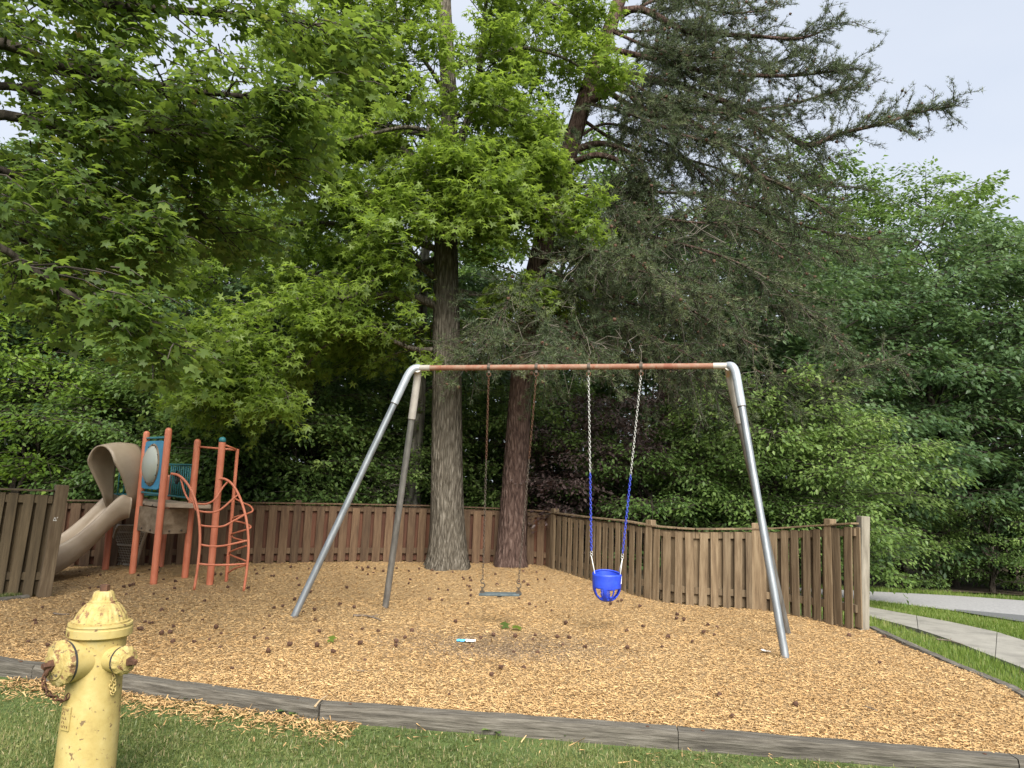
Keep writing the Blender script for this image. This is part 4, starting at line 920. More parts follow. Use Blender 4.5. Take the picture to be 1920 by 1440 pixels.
# ================================================================== HYDRANT
HY = 3.75; hyp = at(176, 1290, HY); HX = hyp.x
def hz(py, px=178): return at(px, py, HY).z
hyd = empty('fire_hydrant', (HX, HY, LOW)); tag(hyd, 'worn pale yellow fire hydrant with peeling caps in the lawn', 'fire hydrant')
O = Vector((HX, HY, 0)); S = HY / FPX
mb = MB(); zb_ = LOW; mb.lathe([(0.1575, zb_ - 0.02), (0.1575, zb_ + 0.05), (0.1350, zb_ + 0.06), (0.1323, zb_ + 0.1), (0.1287, hz(1362)), (0.1233, hz(1300)), (0.1197, hz(1262)), (0.1197, hz(1215)), (0.1224, hz(1190)), (0.1224, hz(1186))], O, n=40); mb.build('barrel', M['yellow'], hyd, 'auto')
zf0, zf1 = hz(1191), hz(1166)
mb = MB(); mb.lathe([(0.1350, zf0), (0.1449, zf0 + 0.008), (0.1449, zf0 + 0.042), (0.1395, zf0 + 0.046), (0.1395, zf0 + 0.052), (0.1431, zf0 + 0.056), (0.1413, zf1 + 0.002), (0.1170, zf1 + 0.004)], O, n=40); fl_ = mb.build('bonnet_flange', M['yellow'], hyd, 'auto')
zb0, zb1 = hz(1166), hz(1128); dz = zb1 - zb0
rib = lambda t, i: 1 + 0.016 * (1 if math.sin(26 * t) > 0 else -1) * (1 if 2 <= i <= 7 else 0)
mb = MB(); mb.lathe([(0.1278, zb0), (0.1278, zb0 + 0.012), (0.1170, zb0 + 0.016), (0.1143, zb0 + dz * .25), (0.1080, zb0 + dz * .42), (0.0981, zb0 + dz * .60), (0.0855, zb0 + dz * .78), (0.0720, zb0 + dz * .93), (0.0612, zb1)], O, n=104, mod=rib); mb.build('bonnet', M['yellow_worn'], hyd, 'auto')
z0, z1 = hz(1128), hz(1107); dz = z1 - z0
rib2 = lambda t, i: 1 + 0.03 * (1 if math.sin(18 * t) > 0 else -1) * (1 if 2 <= i <= 4 else 0)
mb = MB(); mb.lathe([(0.0612, z0), (0.0603, z0 + 0.008), (0.0522, z0 + 0.012), (0.0477, z0 + dz * .6), (0.0423, z0 + dz * .9), (0.0360, z1)], O, n=72, mod=rib2); mb.build('bonnet_cap', M['yellow_worn'], hyd, 'auto')
mb = MB(); mb.lathe([(0.0243, z1), (0.0234, z1 + 0.028), (0.0198, z1 + 0.030)], O, n=5); mb.build('operating_nut', M['rust'], hyd)
# nozzles
def nozzle(d, zc, r, off, capl, nutr, big):
    d = Vector(d).normalized(); c = Vector((HX, HY, zc)); u = Vector((-d.y, d.x, 0))
    mb = MB(); mb.lathe([(r * 0.99, 0.03), (r * 0.97, off - 0.03), (r * 0.99, off - 0.006)], c, d, 36); mb.build('nozzle', M['yellow'], hyd, 'auto')
    mb = MB(); mb.lathe([(r * 1.0, off - 0.006), (r * 1.0, off + 0.006)], c, d, 36); mb.build('gasket', M['black'], hyd, 'auto')
    lug = lambda t, i: 1 + (0.035 * (1 if math.sin(13 * t) > 0.1 else -1) if 1 <= i <= 2 else 0)
    mb = MB(); mb.lathe([(r * 1.02, off + 0.006), (r * 1.04, off + 0.012), (r * 1.03, off + capl * 0.55), (r * 0.86, off + capl * 0.75), (r * 0.72, off + capl * 0.80), (r * 0.70, off + capl * 0.93), (r * 0.40, off + capl), (r * 0.36, off + capl * 1.06)], c, d, 78, mod=lug); cap_ = mb.build('hose_cap', M['yellow_worn'], hyd, 'auto')
    mb = MB(); mb.lathe([(nutr * 1.5, off + capl), (nutr * 1.5, off + capl + 0.012), (nutr, off + capl + 0.014), (nutr * 0.95, off + capl + 0.042), (nutr * .7, off + capl + 0.046)], c, d, 5); link_sub('cap_nut', mb.mesh('cap_nut'), M['rust'], cap_)
    return c + d * (off + capl + 0.02), u, d
n1, u1, d1 = nozzle((-0.48, -0.877, 0), hz(1230), 0.098, 0.160, 0.055, 0.018, True)
n2, u2, d2 = nozzle((0.92, -0.40, 0), hz(1229), 0.063, 0.168, 0.05, 0.016, False)
# chains
def curve_chain(pts, ll=0.030, wire=0.0042, wid=0.010):
    P = crom(pts, 12); arc = np.concatenate([[0], np.cumsum(np.linalg.norm(np.diff(P, axis=0), axis=1))]); n = int(arc[-1] / (ll * .75)); mb = MB()
    for i in range(n):
        s_ = arc[-1] * (i + .5) / n; c = Vector([np.interp(s_, arc, P[:, k]) for k in range(3)]); c2 = Vector([np.interp(min(arc[-1], s_ + .004), arc, P[:, k]) for k in range(3)]); d = (c2 - c).normalized()
        a = Vector((0.3, 0.9, 0.1)); u = (a - d * a.dot(d)).normalized(); v = d.cross(u); uu = u if i % 2 else v
        mb.tube([c + d * (math.sin(2 * math.pi * j / 10) * ll * .5) + uu * (math.cos(2 * math.pi * j / 10) * wid) for j in range(11)], wire, 5, False)
    return mb
mb = curve_chain([n1 + d1 * 0.0 - ZV * 0.01, n1 + d1 * 0.012 - ZV * 0.07, n1 - d1 * 0.02 - ZV * 0.13, n1 - d1 * 0.09 - ZV * 0.175, Vector((HX, HY, n1.z - 0.15)) + d1 * 0.12]); mb.build('cap_chain', M['rust'], hyd, True)
mb = MB(); mb.tube([n1 - d1 * 0.025 - ZV * 0.005, n1 + d1 * 0.004 - ZV * 0.02, n1 + d1 * 0.006 - ZV * 0.045], 0.012, 8); mb.build('chain_clip', M['rust'], hyd, True)
mb = curve_chain([n2 - d2 * 0.02, n2 - d2 * 0.03 + Vector((-0.045, 0, 0.01)), n2 - d2 * 0.045 + Vector((-0.07, 0, -0.01))], 0.024, 0.005, 0.009); mb.build('cap_chain', M['rust'], hyd, True)
bz = n2.z - 0.10; lp_d = Vector((0.90, -0.43, 0)).normalized()
mb = curve_chain([Vector((HX, HY, bz + 0.03)) + lp_d * 0.130, Vector((HX, HY, bz - 0.03)) + lp_d * 0.132 + Vector((0.01, 0, 0)), Vector((HX, HY, bz - 0.055)) + lp_d * 0.132, Vector((HX, HY, bz)) + lp_d * 0.132 - Vector((0.015, 0, 0))], 0.022, 0.0035, 0.008); mb.build('chain_loop', M['yellow_worn'], hyd, True)
# cast plate with raised characters, too worn to read
pdir = Vector((-0.42, -0.91, 0)).normalized(); pu = Vector((-pdir.y, pdir.x, 0))
if pu.x < 0: pu = -pu
pz = hz(1332, 130); pc = Vector((HX, HY, pz)) + pdir * 0.128
R_ = Matrix((pu, -pdir, ZV)).transposed()
mb = MB(); mb.box(pc, (0.056, 0.010, 0.108), R_); pl = mb.build('cast_plate', M['yellow'], hyd, False, 0.003)
mb = MB(); rr = random.Random(5)
for row in range(5):
    for k in range(rr.randint(2, 4)):
        x_ = -0.019 + 0.012 * k + rr.uniform(-.001, .001); z_ = 0.040 - 0.019 * row
        p = pc + pu * x_ + ZV * z_ + pdir * 0.0055
        mb.tube([p + ZV * 0.006, p - ZV * 0.006 + pu * rr.uniform(-.004, .004)], 0.0013, 4); mb.tube([p + pu * 0.004 + ZV * rr.uniform(-.006, .006), p - pu * 0.002], 0.0013, 4)
link_sub('raised_lettering', mb.mesh('raised_lettering'), M['rust'], pl)
# dark 'A' mark on the flange
fd = Vector((-0.62, -0.78, 0)).normalized(); fu = Vector((-fd.y, fd.x, 0)); fu = fu if fu.x > 0 else -fu; fc = Vector((HX, HY, zf0 + 0.024)) + fd * 0.1455
mb = MB()
for a, b in (((-.008, -.012), (-.001, .012)), ((-.001, .012), (.004, -.012)), ((-.006, -.003), (.003, -.002)), ((.010, -.012), (.011, .012))):
    mb.tube([fc + fu * a[0] + ZV * a[1], fc + fu * b[0] + ZV * b[1]], 0.0014, 4)
link_sub('flange_mark', mb.mesh('flange_mark'), M['rust'], fl_)

# ================================================================== TREES
leaf_tv = [(0, 0, 0), (0.45, 0.27, 0.07), (1, 0, -0.08), (0.45, -0.27, 0.07)]; leaf_tf = [(0, 1, 2), (0, 2, 3)]
def lobed(inner, outs, angs, droop=0.12):
    tv = [(0.22, 0, 0)]; tf = []
    n = len(angs); pts = [(0.0, -0.03, 0)]
    ring = []
    for i, (r, a) in enumerate(zip(outs, angs)):
        a0 = a - (angs[1] - angs[0]) / 2 if i == 0 else (angs[i - 1] + a) / 2
        ring.append((inner, a0)); ring.append((r, a))
    ring.append((inner, angs[-1] + (angs[1] - angs[0]) / 2))
    for (r, a) in ring:
        t = math.radians(a); tv.append((0.22 + 0.75 * r * math.cos(t), 0.75 * r * math.sin(t), -droop * r * r if r > inner else 0.03))
    for i in range(n): tf.append((0, 1 + 2 * i, 2 + 2 * i, 3 + 2 * i))
    return tv, tf
star_tv, star_tf = lobed(0.36, (0.8, 0.95, 1.0, 0.95, 0.8), (-118, -60, 0, 60, 118))
mapl_tv, mapl_tf = lobed(0.52, (0.62, 0.88, 1.0, 0.88, 0.62), (-115, -55, 0, 55, 115))
tuft_tv = []; tuft_tf = []
_r = random.Random(2)
for i in range(5):                # a tuft of needles round the twig's tip
    a = 2 * math.pi * i / 5; el = _r.uniform(0.25, 0.95); x_ = math.cos(el * 1.1); r_ = math.sin(el * 1.1)
    tip = (x_, r_ * math.cos(a), r_ * math.sin(a)); pw = (0.0, -math.sin(a) * 0.06, math.cos(a) * 0.06)
    b0 = len(tuft_tv); tuft_tv += [(pw[0], pw[1], pw[2]), (-pw[0], -pw[1], -pw[2]), tip]; tuft_tf.append((b0, b0 + 1, b0 + 2))

def bark_tube(path, rad, nseg=40, nsub=10, amp=0.06, freq=11, flare=0.0, seed=0, zg=0.0):
    P = crom(path, nsub); R = np.interp(np.linspace(0, 1, len(P)), np.linspace(0, 1, len(rad)), rad)
    mb = MB(); rr = np.random.default_rng(seed); ph = rr.uniform(0, 6.28, 6)
    vs = []; n = nseg
    for i, p in enumerate(P):
        t = (P[min(i + 1, len(P) - 1)] - P[max(i - 1, 0)]); t = Vector(t).normalized(); a = Vector((1, 0, 0)); u = (a - t * a.dot(t)).normalized(); v = t.cross(u); h = p[2] - zg
        for j in range(n):
            th = 2 * math.pi * j / n
            f = abs(math.sin(freq / 2 * th + 0.9 * math.sin(h * 2.3 + ph[0]) + 0.6 * math.sin(3 * th + h * 1.1 + ph[1])))
            r = R[i] * (1 + amp * (f - 0.5) + 0.03 * math.sin(2 * th + h * .8 + ph[2]))
            if flare: r *= 1 + flare * math.exp(-max(h, 0) / 0.28) * (1 + 0.35 * math.sin(4 * th + ph[3]) + 0.2 * math.sin(7 * th + ph[4]))
            vs.append(Vector(p) + (u * math.cos(th) + v * math.sin(th)) * r)
    fs = []
    for i in range(len(P) - 1):
        for j in range(n): a = i * n + j; b = i * n + (j + 1) % n; fs.append((a, b, b + n, a + n))
    mb.add(vs, fs); return mb

def limb_tube(path, r0, r1, nsub=6, n=10):
    P = crom(path, nsub); k = len(P); mb = MB(); mb.tube([Vector(p) for p in P], list(np.linspace(1, 0, k) ** 0.8 * (r0 - r1) + r1), n); return mb, P

class Crown:
    """collects twigs and leaf positions for one tree"""
    def __init__(s, seed): s.r = np.random.default_rng(seed); s.A = []; s.B = []; s.ra = []; s.rb = []; s.pos = []; s.X = []; s.N = []; s.S = []; s.V = []
    def twig(s, P, r0, r1):
        k = len(P) - 1; q = np.linspace(r0, r1, k + 1)
        for i in range(k): s.A.append(P[i]); s.B.append(P[i + 1]); s.ra.append(q[i]); s.rb.append(q[i + 1])
    def spray(s, c, d, L, W, n, size, droop=0.35, vary=0.3, up=1.0, thick=0.075, vbase=0.5, hang=0.4):
        r = s.r; d = d / (np.linalg.norm(d) + 1e-9); z = np.array([0, 0, 1.0]); l = np.cross(z, d); l /= (np.linalg.norm(l) + 1e-9)
        t = r.uniform(0, 1, n); sgn = r.uniform(-1, 1, n); wv = W * np.sin(np.pi * np.clip(0.15 + 0.75 * t, 0, 1))
        lat = sgn * wv
        pos = c + np.outer(t * L, d) + np.outer(lat, l) + np.outer(-droop * L * (t ** 2) * 0.5 - droop * np.abs(lat) * 0.4 + r.normal(0, thick, n), z)
        X = np.outer(np.full(n, 0.7), d) + np.outer(np.sign(sgn) * r.uniform(0.2, 1.1, n), l) + np.outer(-hang + r.normal(0, 0.25, n), z) + r.normal(0, vary * 0.6, (n, 3))
        N = np.outer(np.full(n, up), z) + r.normal(0, vary, (n, 3))
        s.pos.append(pos); s.X.append(X); s.N.append(N); s.S.append(size * r.uniform(0.65, 1.2, n)); s.V.append(np.clip(vbase + r.normal(0, 0.2, n), 0, 0.985))
        tip = c + d * L * 0.9 - z * droop * L * 0.4
        s.twig([c, c + d * L * 0.5 - z * droop * L * 0.12, tip], 0.006, 0.002)
    def tufts(s, P, n, size, spread, vbase=0.5, updir=0.4):
        r = s.r; t = r.uniform(0.0, 1, n) * (len(P) - 1.001); i = t.astype(int); f = (t - i)[:, None]; P = np.asarray(P)
        pos = P[i] * (1 - f) + P[i + 1] * f + r.normal(0, spread, (n, 3)); d = nrm(P[np.minimum(i + 1, len(P) - 1)] - P[i])
        s.pos.append(pos); s.X.append(d * 0.9 + r.normal(0, 0.5, (n, 3)) + np.array([0, 0, updir])); s.N.append(r.normal(0, 1, (n, 3))); s.S.append(size * r.uniform(0.7, 1.25, n)); s.V.append(np.clip(vbase + r.normal(0, 0.22, n), 0, 1))
    def build(s, root, tv, tf, mleaf, mtwig, name='crown'):
        pos = np.concatenate(s.pos); me = scatter_mesh(name, tv, tf, pos, np.concatenate(s.X), np.concatenate(s.N), np.concatenate(s.S), np.concatenate(s.V))
        o = link(name, me, mleaf, root); o['kind'] = 'stuff'
        if s.A: t = link('twigs', seg_mesh('twigs', s.A, s.B, s.ra, s.rb), mtwig, root, True); t['kind'] = 'stuff'
        return len(pos)

# ---------------------------------------------------------------- sweetgum in front of the fence
def PP(lst): return [tuple(at(x, y, Y)) for (x, y, Y) in lst]
GY = 13.0
gb = gr(838, 1063); GY = gb.y
gum = empty('sweetgum_tree', gb); tag(gum, 'tall sweetgum tree with thick grey furrowed trunk and bright star leaves', 'tree')
gpath = PP([(838, 1075, GY), (839, 1010, GY), (838, 900, GY), (838, 700, GY), (836, 500, GY), (838, 350, GY), (842, 200, GY), (832, 0, GY), (828, -200, GY), (835, -420, GY)])
bark_tube(gpath, [0.285, 0.272, 0.245, 0.222, 0.195, 0.165, 0.14, 0.12, 0.095, 0.05], 64, 12, 0.085, 26, 0.36, 3, gb.z).build('trunk', M['bark_gum'], gum, True)
gl = [
 ([(818, 572, GY), (770, 556, GY - 0.12), (700, 556, GY - 0.30), (640, 590, GY - 0.48), (580, 640, GY - 0.66), (530, 680, GY - 0.78), (490, 710, GY - 0.90), (480, 750, GY - 0.96)], .085),
 ([(815, 520, GY), (775, 492, GY - 0.24), (730, 500, GY - 0.48), (690, 540, GY - 0.66), (640, 560, GY - 0.78), (560, 560, GY - 0.90), (470, 600, GY - 0.96)], .055),
 ([(830, 372, GY), (780, 310, GY + .1), (745, 265, GY + .2), (715, 225, GY + .2), (690, 170, GY + .1), (670, 80, GY), (655, -20, GY), (640, -130, GY)], .10),
 ([(826, 400, GY), (770, 385, GY - 0.24), (690, 365, GY - 0.54), (650, 355, GY - 0.66), (620, 320, GY - 0.78), (560, 290, GY - 0.90), (480, 300, GY - 0.96)], .07),
 ([(845, 330, GY), (865, 260, GY), (890, 180, GY), (905, 80, GY), (912, 0, GY), (930, -120, GY)], .085),
 ([(818, 655, GY), (780, 655, GY - 0.18), (740, 640, GY - 0.36), (690, 610, GY - 0.48), (620, 640, GY - 0.54), (560, 700, GY - 0.60)], .045),
 ([(858, 545, GY), (920, 556, GY - 0.12), (980, 560, GY - 0.24), (1020, 545, GY - 0.36)], .045),
 ([(845, 400, GY), (890, 385, GY - 0.36), (950, 380, GY - 0.66), (1020, 390, GY - 0.90), (1090, 420, GY - 1.02)], .055),
 ([(836, 430, GY), (810, 400, GY - 0.42), (780, 390, GY - 0.72), (740, 410, GY - 0.96), (690, 440, GY - 1.14)], .05),
 ([(838, 420, GY), (860, 400, GY - 0.48), (890, 405, GY - 0.84), (930, 430, GY - 1.14)], .045),
 ([(838, 210, GY), (760, 180, GY - 0.18), (700, 120, GY - 0.30), (600, 90, GY - 0.36), (520, 60, GY - 0.36)], .06),
 ([(838, 130, GY), (900, 110, GY - 0.18), (980, 90, GY - 0.24), (1060, 110, GY - 0.30), (1120, 150, GY - 0.30)], .05),
 ([(840, 300, GY), (900, 285, GY - 0.24), (980, 290, GY - 0.42), (1040, 330, GY - 0.54)], .055),
 ([(828, 470, GY), (700, 430, GY - 0.12), (560, 420, GY - 0.24), (450, 460, GY - 0.30), (395, 540, GY - 0.36)], .06),
 ([(836, 260, GY), (650, 225, GY + .4), (520, 245, GY + .7), (430, 330, GY + .9)], .06),
 ([(836, 480, GY), (760, 500, GY + .8), (640, 500, GY + 1.4), (520, 540, GY + 1.8)], .06),
 ([(838, 330, GY), (920, 320, GY + .9), (1000, 340, GY + 1.4)], .05),
 ([(832, 20, GY), (740, -20, GY - 0.12), (660, -10, GY - 0.24)], .05),
 ([(832, 0, GY), (920, -30, GY - 0.12), (1020, 0, GY - 0.24), (1100, 40, GY - 0.30)], .045),
 ([(838, 600, GY), (790, 620, GY + .8), (700, 640, GY + 1.3), (600, 660, GY + 1.6)], .045),
 ([(838, 470, GY), (835, 430, GY - 0.48), (845, 410, GY - 0.84), (850, 420, GY - 1.14)], .04), ([(838, 360, GY), (830, 330, GY - 0.42), (815, 320, GY - 0.78), (790, 335, GY - 1.08)], .045),
 ([(840, 330, GY), (870, 310, GY - 0.48), (900, 320, GY - 0.84), (960, 350, GY - 1.08)], .04), ([(480, 740, GY - 0.90), (450, 720, GY - 1.02), (410, 730, GY - 1.14), (380, 760, GY - 1.20)], .03),
 ([(530, 680, GY - 0.78), (480, 650, GY - 0.96), (430, 640, GY - 1.14), (390, 660, GY - 1.26)], .03), ([(560, 655, GY - 0.72), (520, 700, GY - 1.02), (500, 740, GY - 1.10), (490, 775, GY - 1.16)], .025),
 ([(830, 60, GY), (780, 40, GY - 0.42), (720, 40, GY - 0.72)], .04), ([(838, 280, GY), (780, 240, GY - 0.60), (700, 250, GY - 0.96), (620, 270, GY - 1.14)], .045),
 ([(838, 180, GY), (800, 120, GY - 0.48), (770, 90, GY - 0.84)], .045), ([(838, 240, GY), (880, 200, GY - 0.48), (930, 200, GY - 0.78), (980, 220, GY - 0.90)], .045),
]
cr = Crown(21); rg = np.random.default_rng(5)
def foliate(cr, P, r0, nsub, sublen, t0, leaves, size, W, droop, vbase, up=1.0, vary=0.35, rg=rg, elev=(-0.25, 0.35), gap=0.0, tipn=3):
    P = np.asarray(P); k = len(P)
    for i in range(nsub):
        t = t0 + (1 - t0) * (i + rg.uniform(0, 1)) / nsub; q = t * (k - 1.001); j = int(q); p = P[j] + (P[j + 1] - P[j]) * (q - j); d = P[min(j + 2, k - 1)] - P[max(j - 1, 0)]; d = d / (np.linalg.norm(d) + 1e-9)
        az = rg.choice([-1, 1]) * rg.uniform(0.5, 1.35); dh = np.array([d[0], d[1], 0]); dh /= (np.linalg.norm(dh) + 1e-9)
        s_ = np.array([dh[0] * math.cos(az) - dh[1] * math.sin(az), dh[0] * math.sin(az) + dh[1] * math.cos(az), rg.uniform(*elev)]); s_ /= np.linalg.norm(s_)
        L = sublen * rg.uniform(0.55, 1.15) * (1.1 - 0.45 * t); e = p + s_ * L; mid = p + s_ * L * 0.5 + np.array([0, 0, 0.05 * L]) + rg.normal(0, .03, 3)
        cr.twig([p, mid, e], max(0.007, r0 * 0.25 * (1 - t * .6)), 0.005)
        for m_ in range(3):
            if rg.uniform() < gap: continue
            q0 = p + (e - p) * (0.35 + 0.32 * m_) + rg.normal(0, 0.05, 3); az2 = rg.uniform(-0.9, 0.9)
            d2 = np.array([s_[0] * math.cos(az2) - s_[1] * math.sin(az2), s_[0] * math.sin(az2) + s_[1] * math.cos(az2), s_[2] * 0.5])
            cr.spray(q0, d2, W * rg.uniform(0.8, 1.5), W * rg.uniform(.5, .9), int(leaves * rg.uniform(.6, 1.4)), size, droop, vary, up, vbase=np.clip(vbase + rg.normal(0, .12), 0.05, .95))
    for m_ in range(tipn):
        d = P[-1] - P[-3]; d = d / (np.linalg.norm(d) + 1e-9) + rg.normal(0, .3, 3); cr.spray(P[-1] - d * 0.1 * m_, d, W * 1.2, W * .8, leaves, size, droop, vary, up, vbase=vbase)
for (pp, r0) in gl:
    mb, P = limb_tube(PP(pp), r0, 0.012, 5, 12); mb.build('limb', M['bark_gum'], gum, True)
    Ln = np.linalg.norm(np.diff(P, axis=0), axis=1).sum(); foliate(cr, P, r0, int(8 + Ln * 8.0), 1.0, 0.14, 23, 0.112, 0.34, 0.6, 0.6, 1.0, 0.6, rg, (-0.5, 0.5))
ng = cr.build(gum, star_tv, star_tf, M['leaf_gum'], M['twig'])

# ---------------------------------------------------------------- leaning pine
pb_ = gr(958, 1061); PY = pb_.y
pine = empty('pine_tree', pb_); tag(pine, 'leaning pine tree with reddish bark and dark drooping needle branches', 'tree')
ppath = PP([(957, 1075, PY), (960, 1010, PY), (966, 900, PY), (975, 750, PY), (988, 600, PY), (1012, 480, PY), (1060, 310, PY), (1108, 150, PY), (1162, 0, PY), (1205, -130, PY), (1250, -300, PY)])
bark_tube(ppath, [0.235, 0.22, 0.205, 0.188, 0.178, 0.168, 0.15, 0.13, 0.11, 0.085, 0.04], 56, 12, 0.07, 20, 0.22, 8, pb_.z).build('trunk', M['bark_pine'], pine, True)
pl_ = [
 ([(1098, 195, PY), (1130, 180, PY - .1), (1172, 178, PY - .3), (1215, 198, PY - .4), (1265, 215, PY - .5), (1320, 240, PY - .6), (1395, 310, PY - .7), (1440, 332, PY - .8), (1520, 366, PY - .9), (1570, 410, PY - 1.0)], .08),
 ([(1075, 282, PY), (1110, 270, PY - .2), (1155, 276, PY - .4), (1190, 300, PY - .5), (1205, 350, PY - .6)], .065),
 ([(1068, 308, PY), (1115, 292, PY - .3), (1160, 305, PY - .5), (1180, 350, PY - .6), (1190, 410, PY - .7)], .06),
 ([(1168, 20, PY), (1215, 18, PY - .1), (1260, 45, PY - .3), (1310, 62, PY - .4), (1400, 70, PY - .6), (1500, 62, PY - .8), (1575, 42, PY - .9)], .07),
 ([(1125, 120, PY), (1180, 135, PY + .1), (1250, 160, PY + .2), (1400, 225, PY + .2), (1500, 262, PY + .2), (1590, 262, PY + .1), (1660, 228, PY), (1725, 213, PY), (1792, 198, PY)], .07),
 ([(1135, 90, PY), (1200, 120, PY - .3), (1320, 140, PY - .5), (1440, 148, PY - .6), (1530, 140, PY - .7), (1592, 128, PY - .8)], .055),
 ([(1110, 150, PY), (1200, 190, PY + .5), (1330, 200, PY + .9), (1470, 190, PY + 1.1), (1570, 180, PY + 1.1), (1610, 160, PY + 1.1)], .055),
 ([(1150, 40, PY), (1240, 0, PY + .3), (1340, -10, PY + .5), (1420, -30, PY + .6)], .05),
 ([(1150, 60, PY), (1220, 80, PY - .6), (1300, 100, PY - 1.0), (1380, 110, PY - 1.2)], .05),
 ([(1050, 350, PY), (1110, 355, PY - .4), (1180, 385, PY - .7), (1280, 420, PY - 1.0), (1400, 440, PY - 1.2), (1490, 480, PY - 1.3)], .05),
 ([(1040, 400, PY), (1130, 420, PY - .6), (1250, 450, PY - 1.0), (1370, 490, PY - 1.3), (1470, 540, PY - 1.5), (1530, 600, PY - 1.6)], .05),
 ([(1020, 470, PY), (1100, 500, PY - .8), (1200, 540, PY - 1.4), (1320, 590, PY - 1.8), (1420, 650, PY - 2.0)], .045),
 ([(1005, 530, PY), (1080, 560, PY - .9), (1160, 600, PY - 1.6), (1260, 650, PY - 2.0), (1330, 690, PY - 2.2)], .045),
 ([(995, 580, PY), (1040, 610, PY - 1.0), (1090, 640, PY - 1.7), (1130, 680, PY - 2.1)], .04),
 ([(1000, 560, PY), (1100, 620, PY + .2), (1250, 690, PY + .2), (1380, 720, PY), (1480, 745, PY - .1), (1560, 740, PY - .2)], .05),
 ([(985, 610, PY), (930, 610, PY - .6), (890, 640, PY - 1.0), (860, 680, PY - 1.2)], .035),
 ([(1000, 520, PY), (960, 560, PY - 1.0), (920, 610, PY - 1.6), (905, 660, PY - 1.9)], .035),
 ([(1030, 430, PY), (1150, 420, PY + .8), (1300, 430, PY + 1.2), (1450, 450, PY + 1.4), (1580, 480, PY + 1.4)], .05),
 ([(1085, 220, PY), (1180, 260, PY + .7), (1320, 310, PY + 1.0), (1460, 340, PY + 1.2), (1600, 350, PY + 1.2)], .055),
 ([(1085, 250, PY), (1040, 260, PY - .4), (1000, 300, PY - .6)], .03),
 ([(1010, 500, PY), (1120, 540, PY + .6), (1260, 590, PY + .9), (1400, 640, PY + 1.0)], .045),
 ([(1010, 500, PY), (1050, 470, PY - 1.0), (1120, 470, PY - 1.8), (1200, 490, PY - 2.3)], .04),
 ([(1090, 190, PY), (1180, 215, PY - .8), (1270, 250, PY - 1.3), (1350, 275, PY - 1.6)], .05),
 ([(1155, 60, PY), (1230, 60, PY + .3), (1330, 90, PY + .5), (1430, 110, PY + .6), (1500, 100, PY + .6)], .045), ([(1130, 110, PY), (1200, 160, PY - .5), (1280, 190, PY - .9), (1380, 215, PY - 1.1), (1450, 260, PY - 1.2)], .045),
 ([(1115, 150, PY), (1200, 180, PY + .2), (1300, 240, PY + .3), (1420, 290, PY + .3), (1520, 330, PY + .3)], .05), ([(1180, -20, PY), (1260, -20, PY - .4), (1350, 10, PY - .6), (1440, 20, PY - .7)], .045),
 ([(1140, 90, PY), (1230, 110, PY + .8), (1310, 150, PY + 1.3), (1400, 170, PY + 1.5)], .04), ([(1080, 260, PY), (1160, 240, PY + .4), (1260, 280, PY + .5), (1350, 330, PY + .5), (1430, 380, PY + .5)], .045),
 ([(1015, 490, PY), (1090, 480, PY - 1.2), (1180, 500, PY - 2.0), (1290, 540, PY - 2.5), (1390, 580, PY - 2.7)], .04), ([(1000, 560, PY), (1010, 600, PY - 1.4), (1020, 640, PY - 2.2), (1040, 670, PY - 2.5)], .03),
 ([(1020, 460, PY), (1130, 470, PY + .3), (1270, 510, PY + .3), (1400, 550, PY + .2), (1510, 600, PY + .1), (1590, 660, PY)], .045), ([(990, 600, PY), (1090, 650, PY - .5), (1200, 690, PY - .9), (1310, 720, PY - 1.1), (1400, 770, PY - 1.2)], .04),
 ([(1045, 380, PY), (1160, 360, PY - .2), (1290, 370, PY - .5), (1410, 390, PY - .7), (1530, 430, PY - .8), (1620, 450, PY - .8)], .045), ([(1410, 690, PY + .1), (1440, 695, PY), (1530, 708, PY - .2), (1600, 690, PY - .3), (1680, 670, PY - .3)], .03),
]
cp_ = Crown(33); rp_ = np.random.default_rng(9); dead = Crown(34)
def needles(cr, P, nsub, sublen, t0, dens, size, hang):
    P = np.asarray(P); k = len(P)
    for i in range(nsub):
        t = t0 + (1 - t0) * (i + rp_.uniform(0, 1)) / nsub; q = t * (k - 1.001); j = int(q); p = P[j] + (P[j + 1] - P[j]) * (q - j); d = P[min(j + 2, k - 1)] - P[max(j - 1, 0)]; d = d / (np.linalg.norm(d) + 1e-9)
        sd = rp_.normal(0, 1, 3); sd[2] = sd[2] * 0.8 - hang; s_ = d * 0.75 + sd * 0.55; s_ /= np.linalg.norm(s_); L = sublen * rp_.uniform(.4, 1.2) * (1.15 - .6 * t)
        pts = [p, p + s_ * L * .5 + rp_.normal(0, .03, 3), p + s_ * L + np.array([0, 0, -0.08 * L]) + rp_.normal(0, .05, 3)]
        cr.twig(pts, 0.009, 0.004); vb = rp_.uniform(.2, .75)
        cr.tufts(pts, int(dens * L * 1.3), size, 0.022, vb)
        for m_ in range(3):
            o_ = pts[0] + (pts[2] - pts[0]) * rp_.uniform(.3, 1); s2 = s_ + rp_.normal(0, .5, 3); s2[2] -= hang * .4; s2 /= np.linalg.norm(s2); l2 = L * rp_.uniform(.3, .6); e2 = o_ + s2 * l2
            cr.twig([o_, e2], 0.005, 0.003); cr.tufts([o_, (o_ + e2) / 2, e2], int(dens * l2), size, 0.018, vb + rp_.normal(0, .08))
        if hang > 0.1 and t < 0.8 and rp_.uniform() < 0.5:
            e3 = p + rp_.normal(0, .22, 3) + np.array([0, 0, -.25]); dead.twig([p, (p + e3) / 2 + rp_.normal(0, .07, 3), e3, e3 + rp_.normal(0, .12, 3)], .0055, .002)
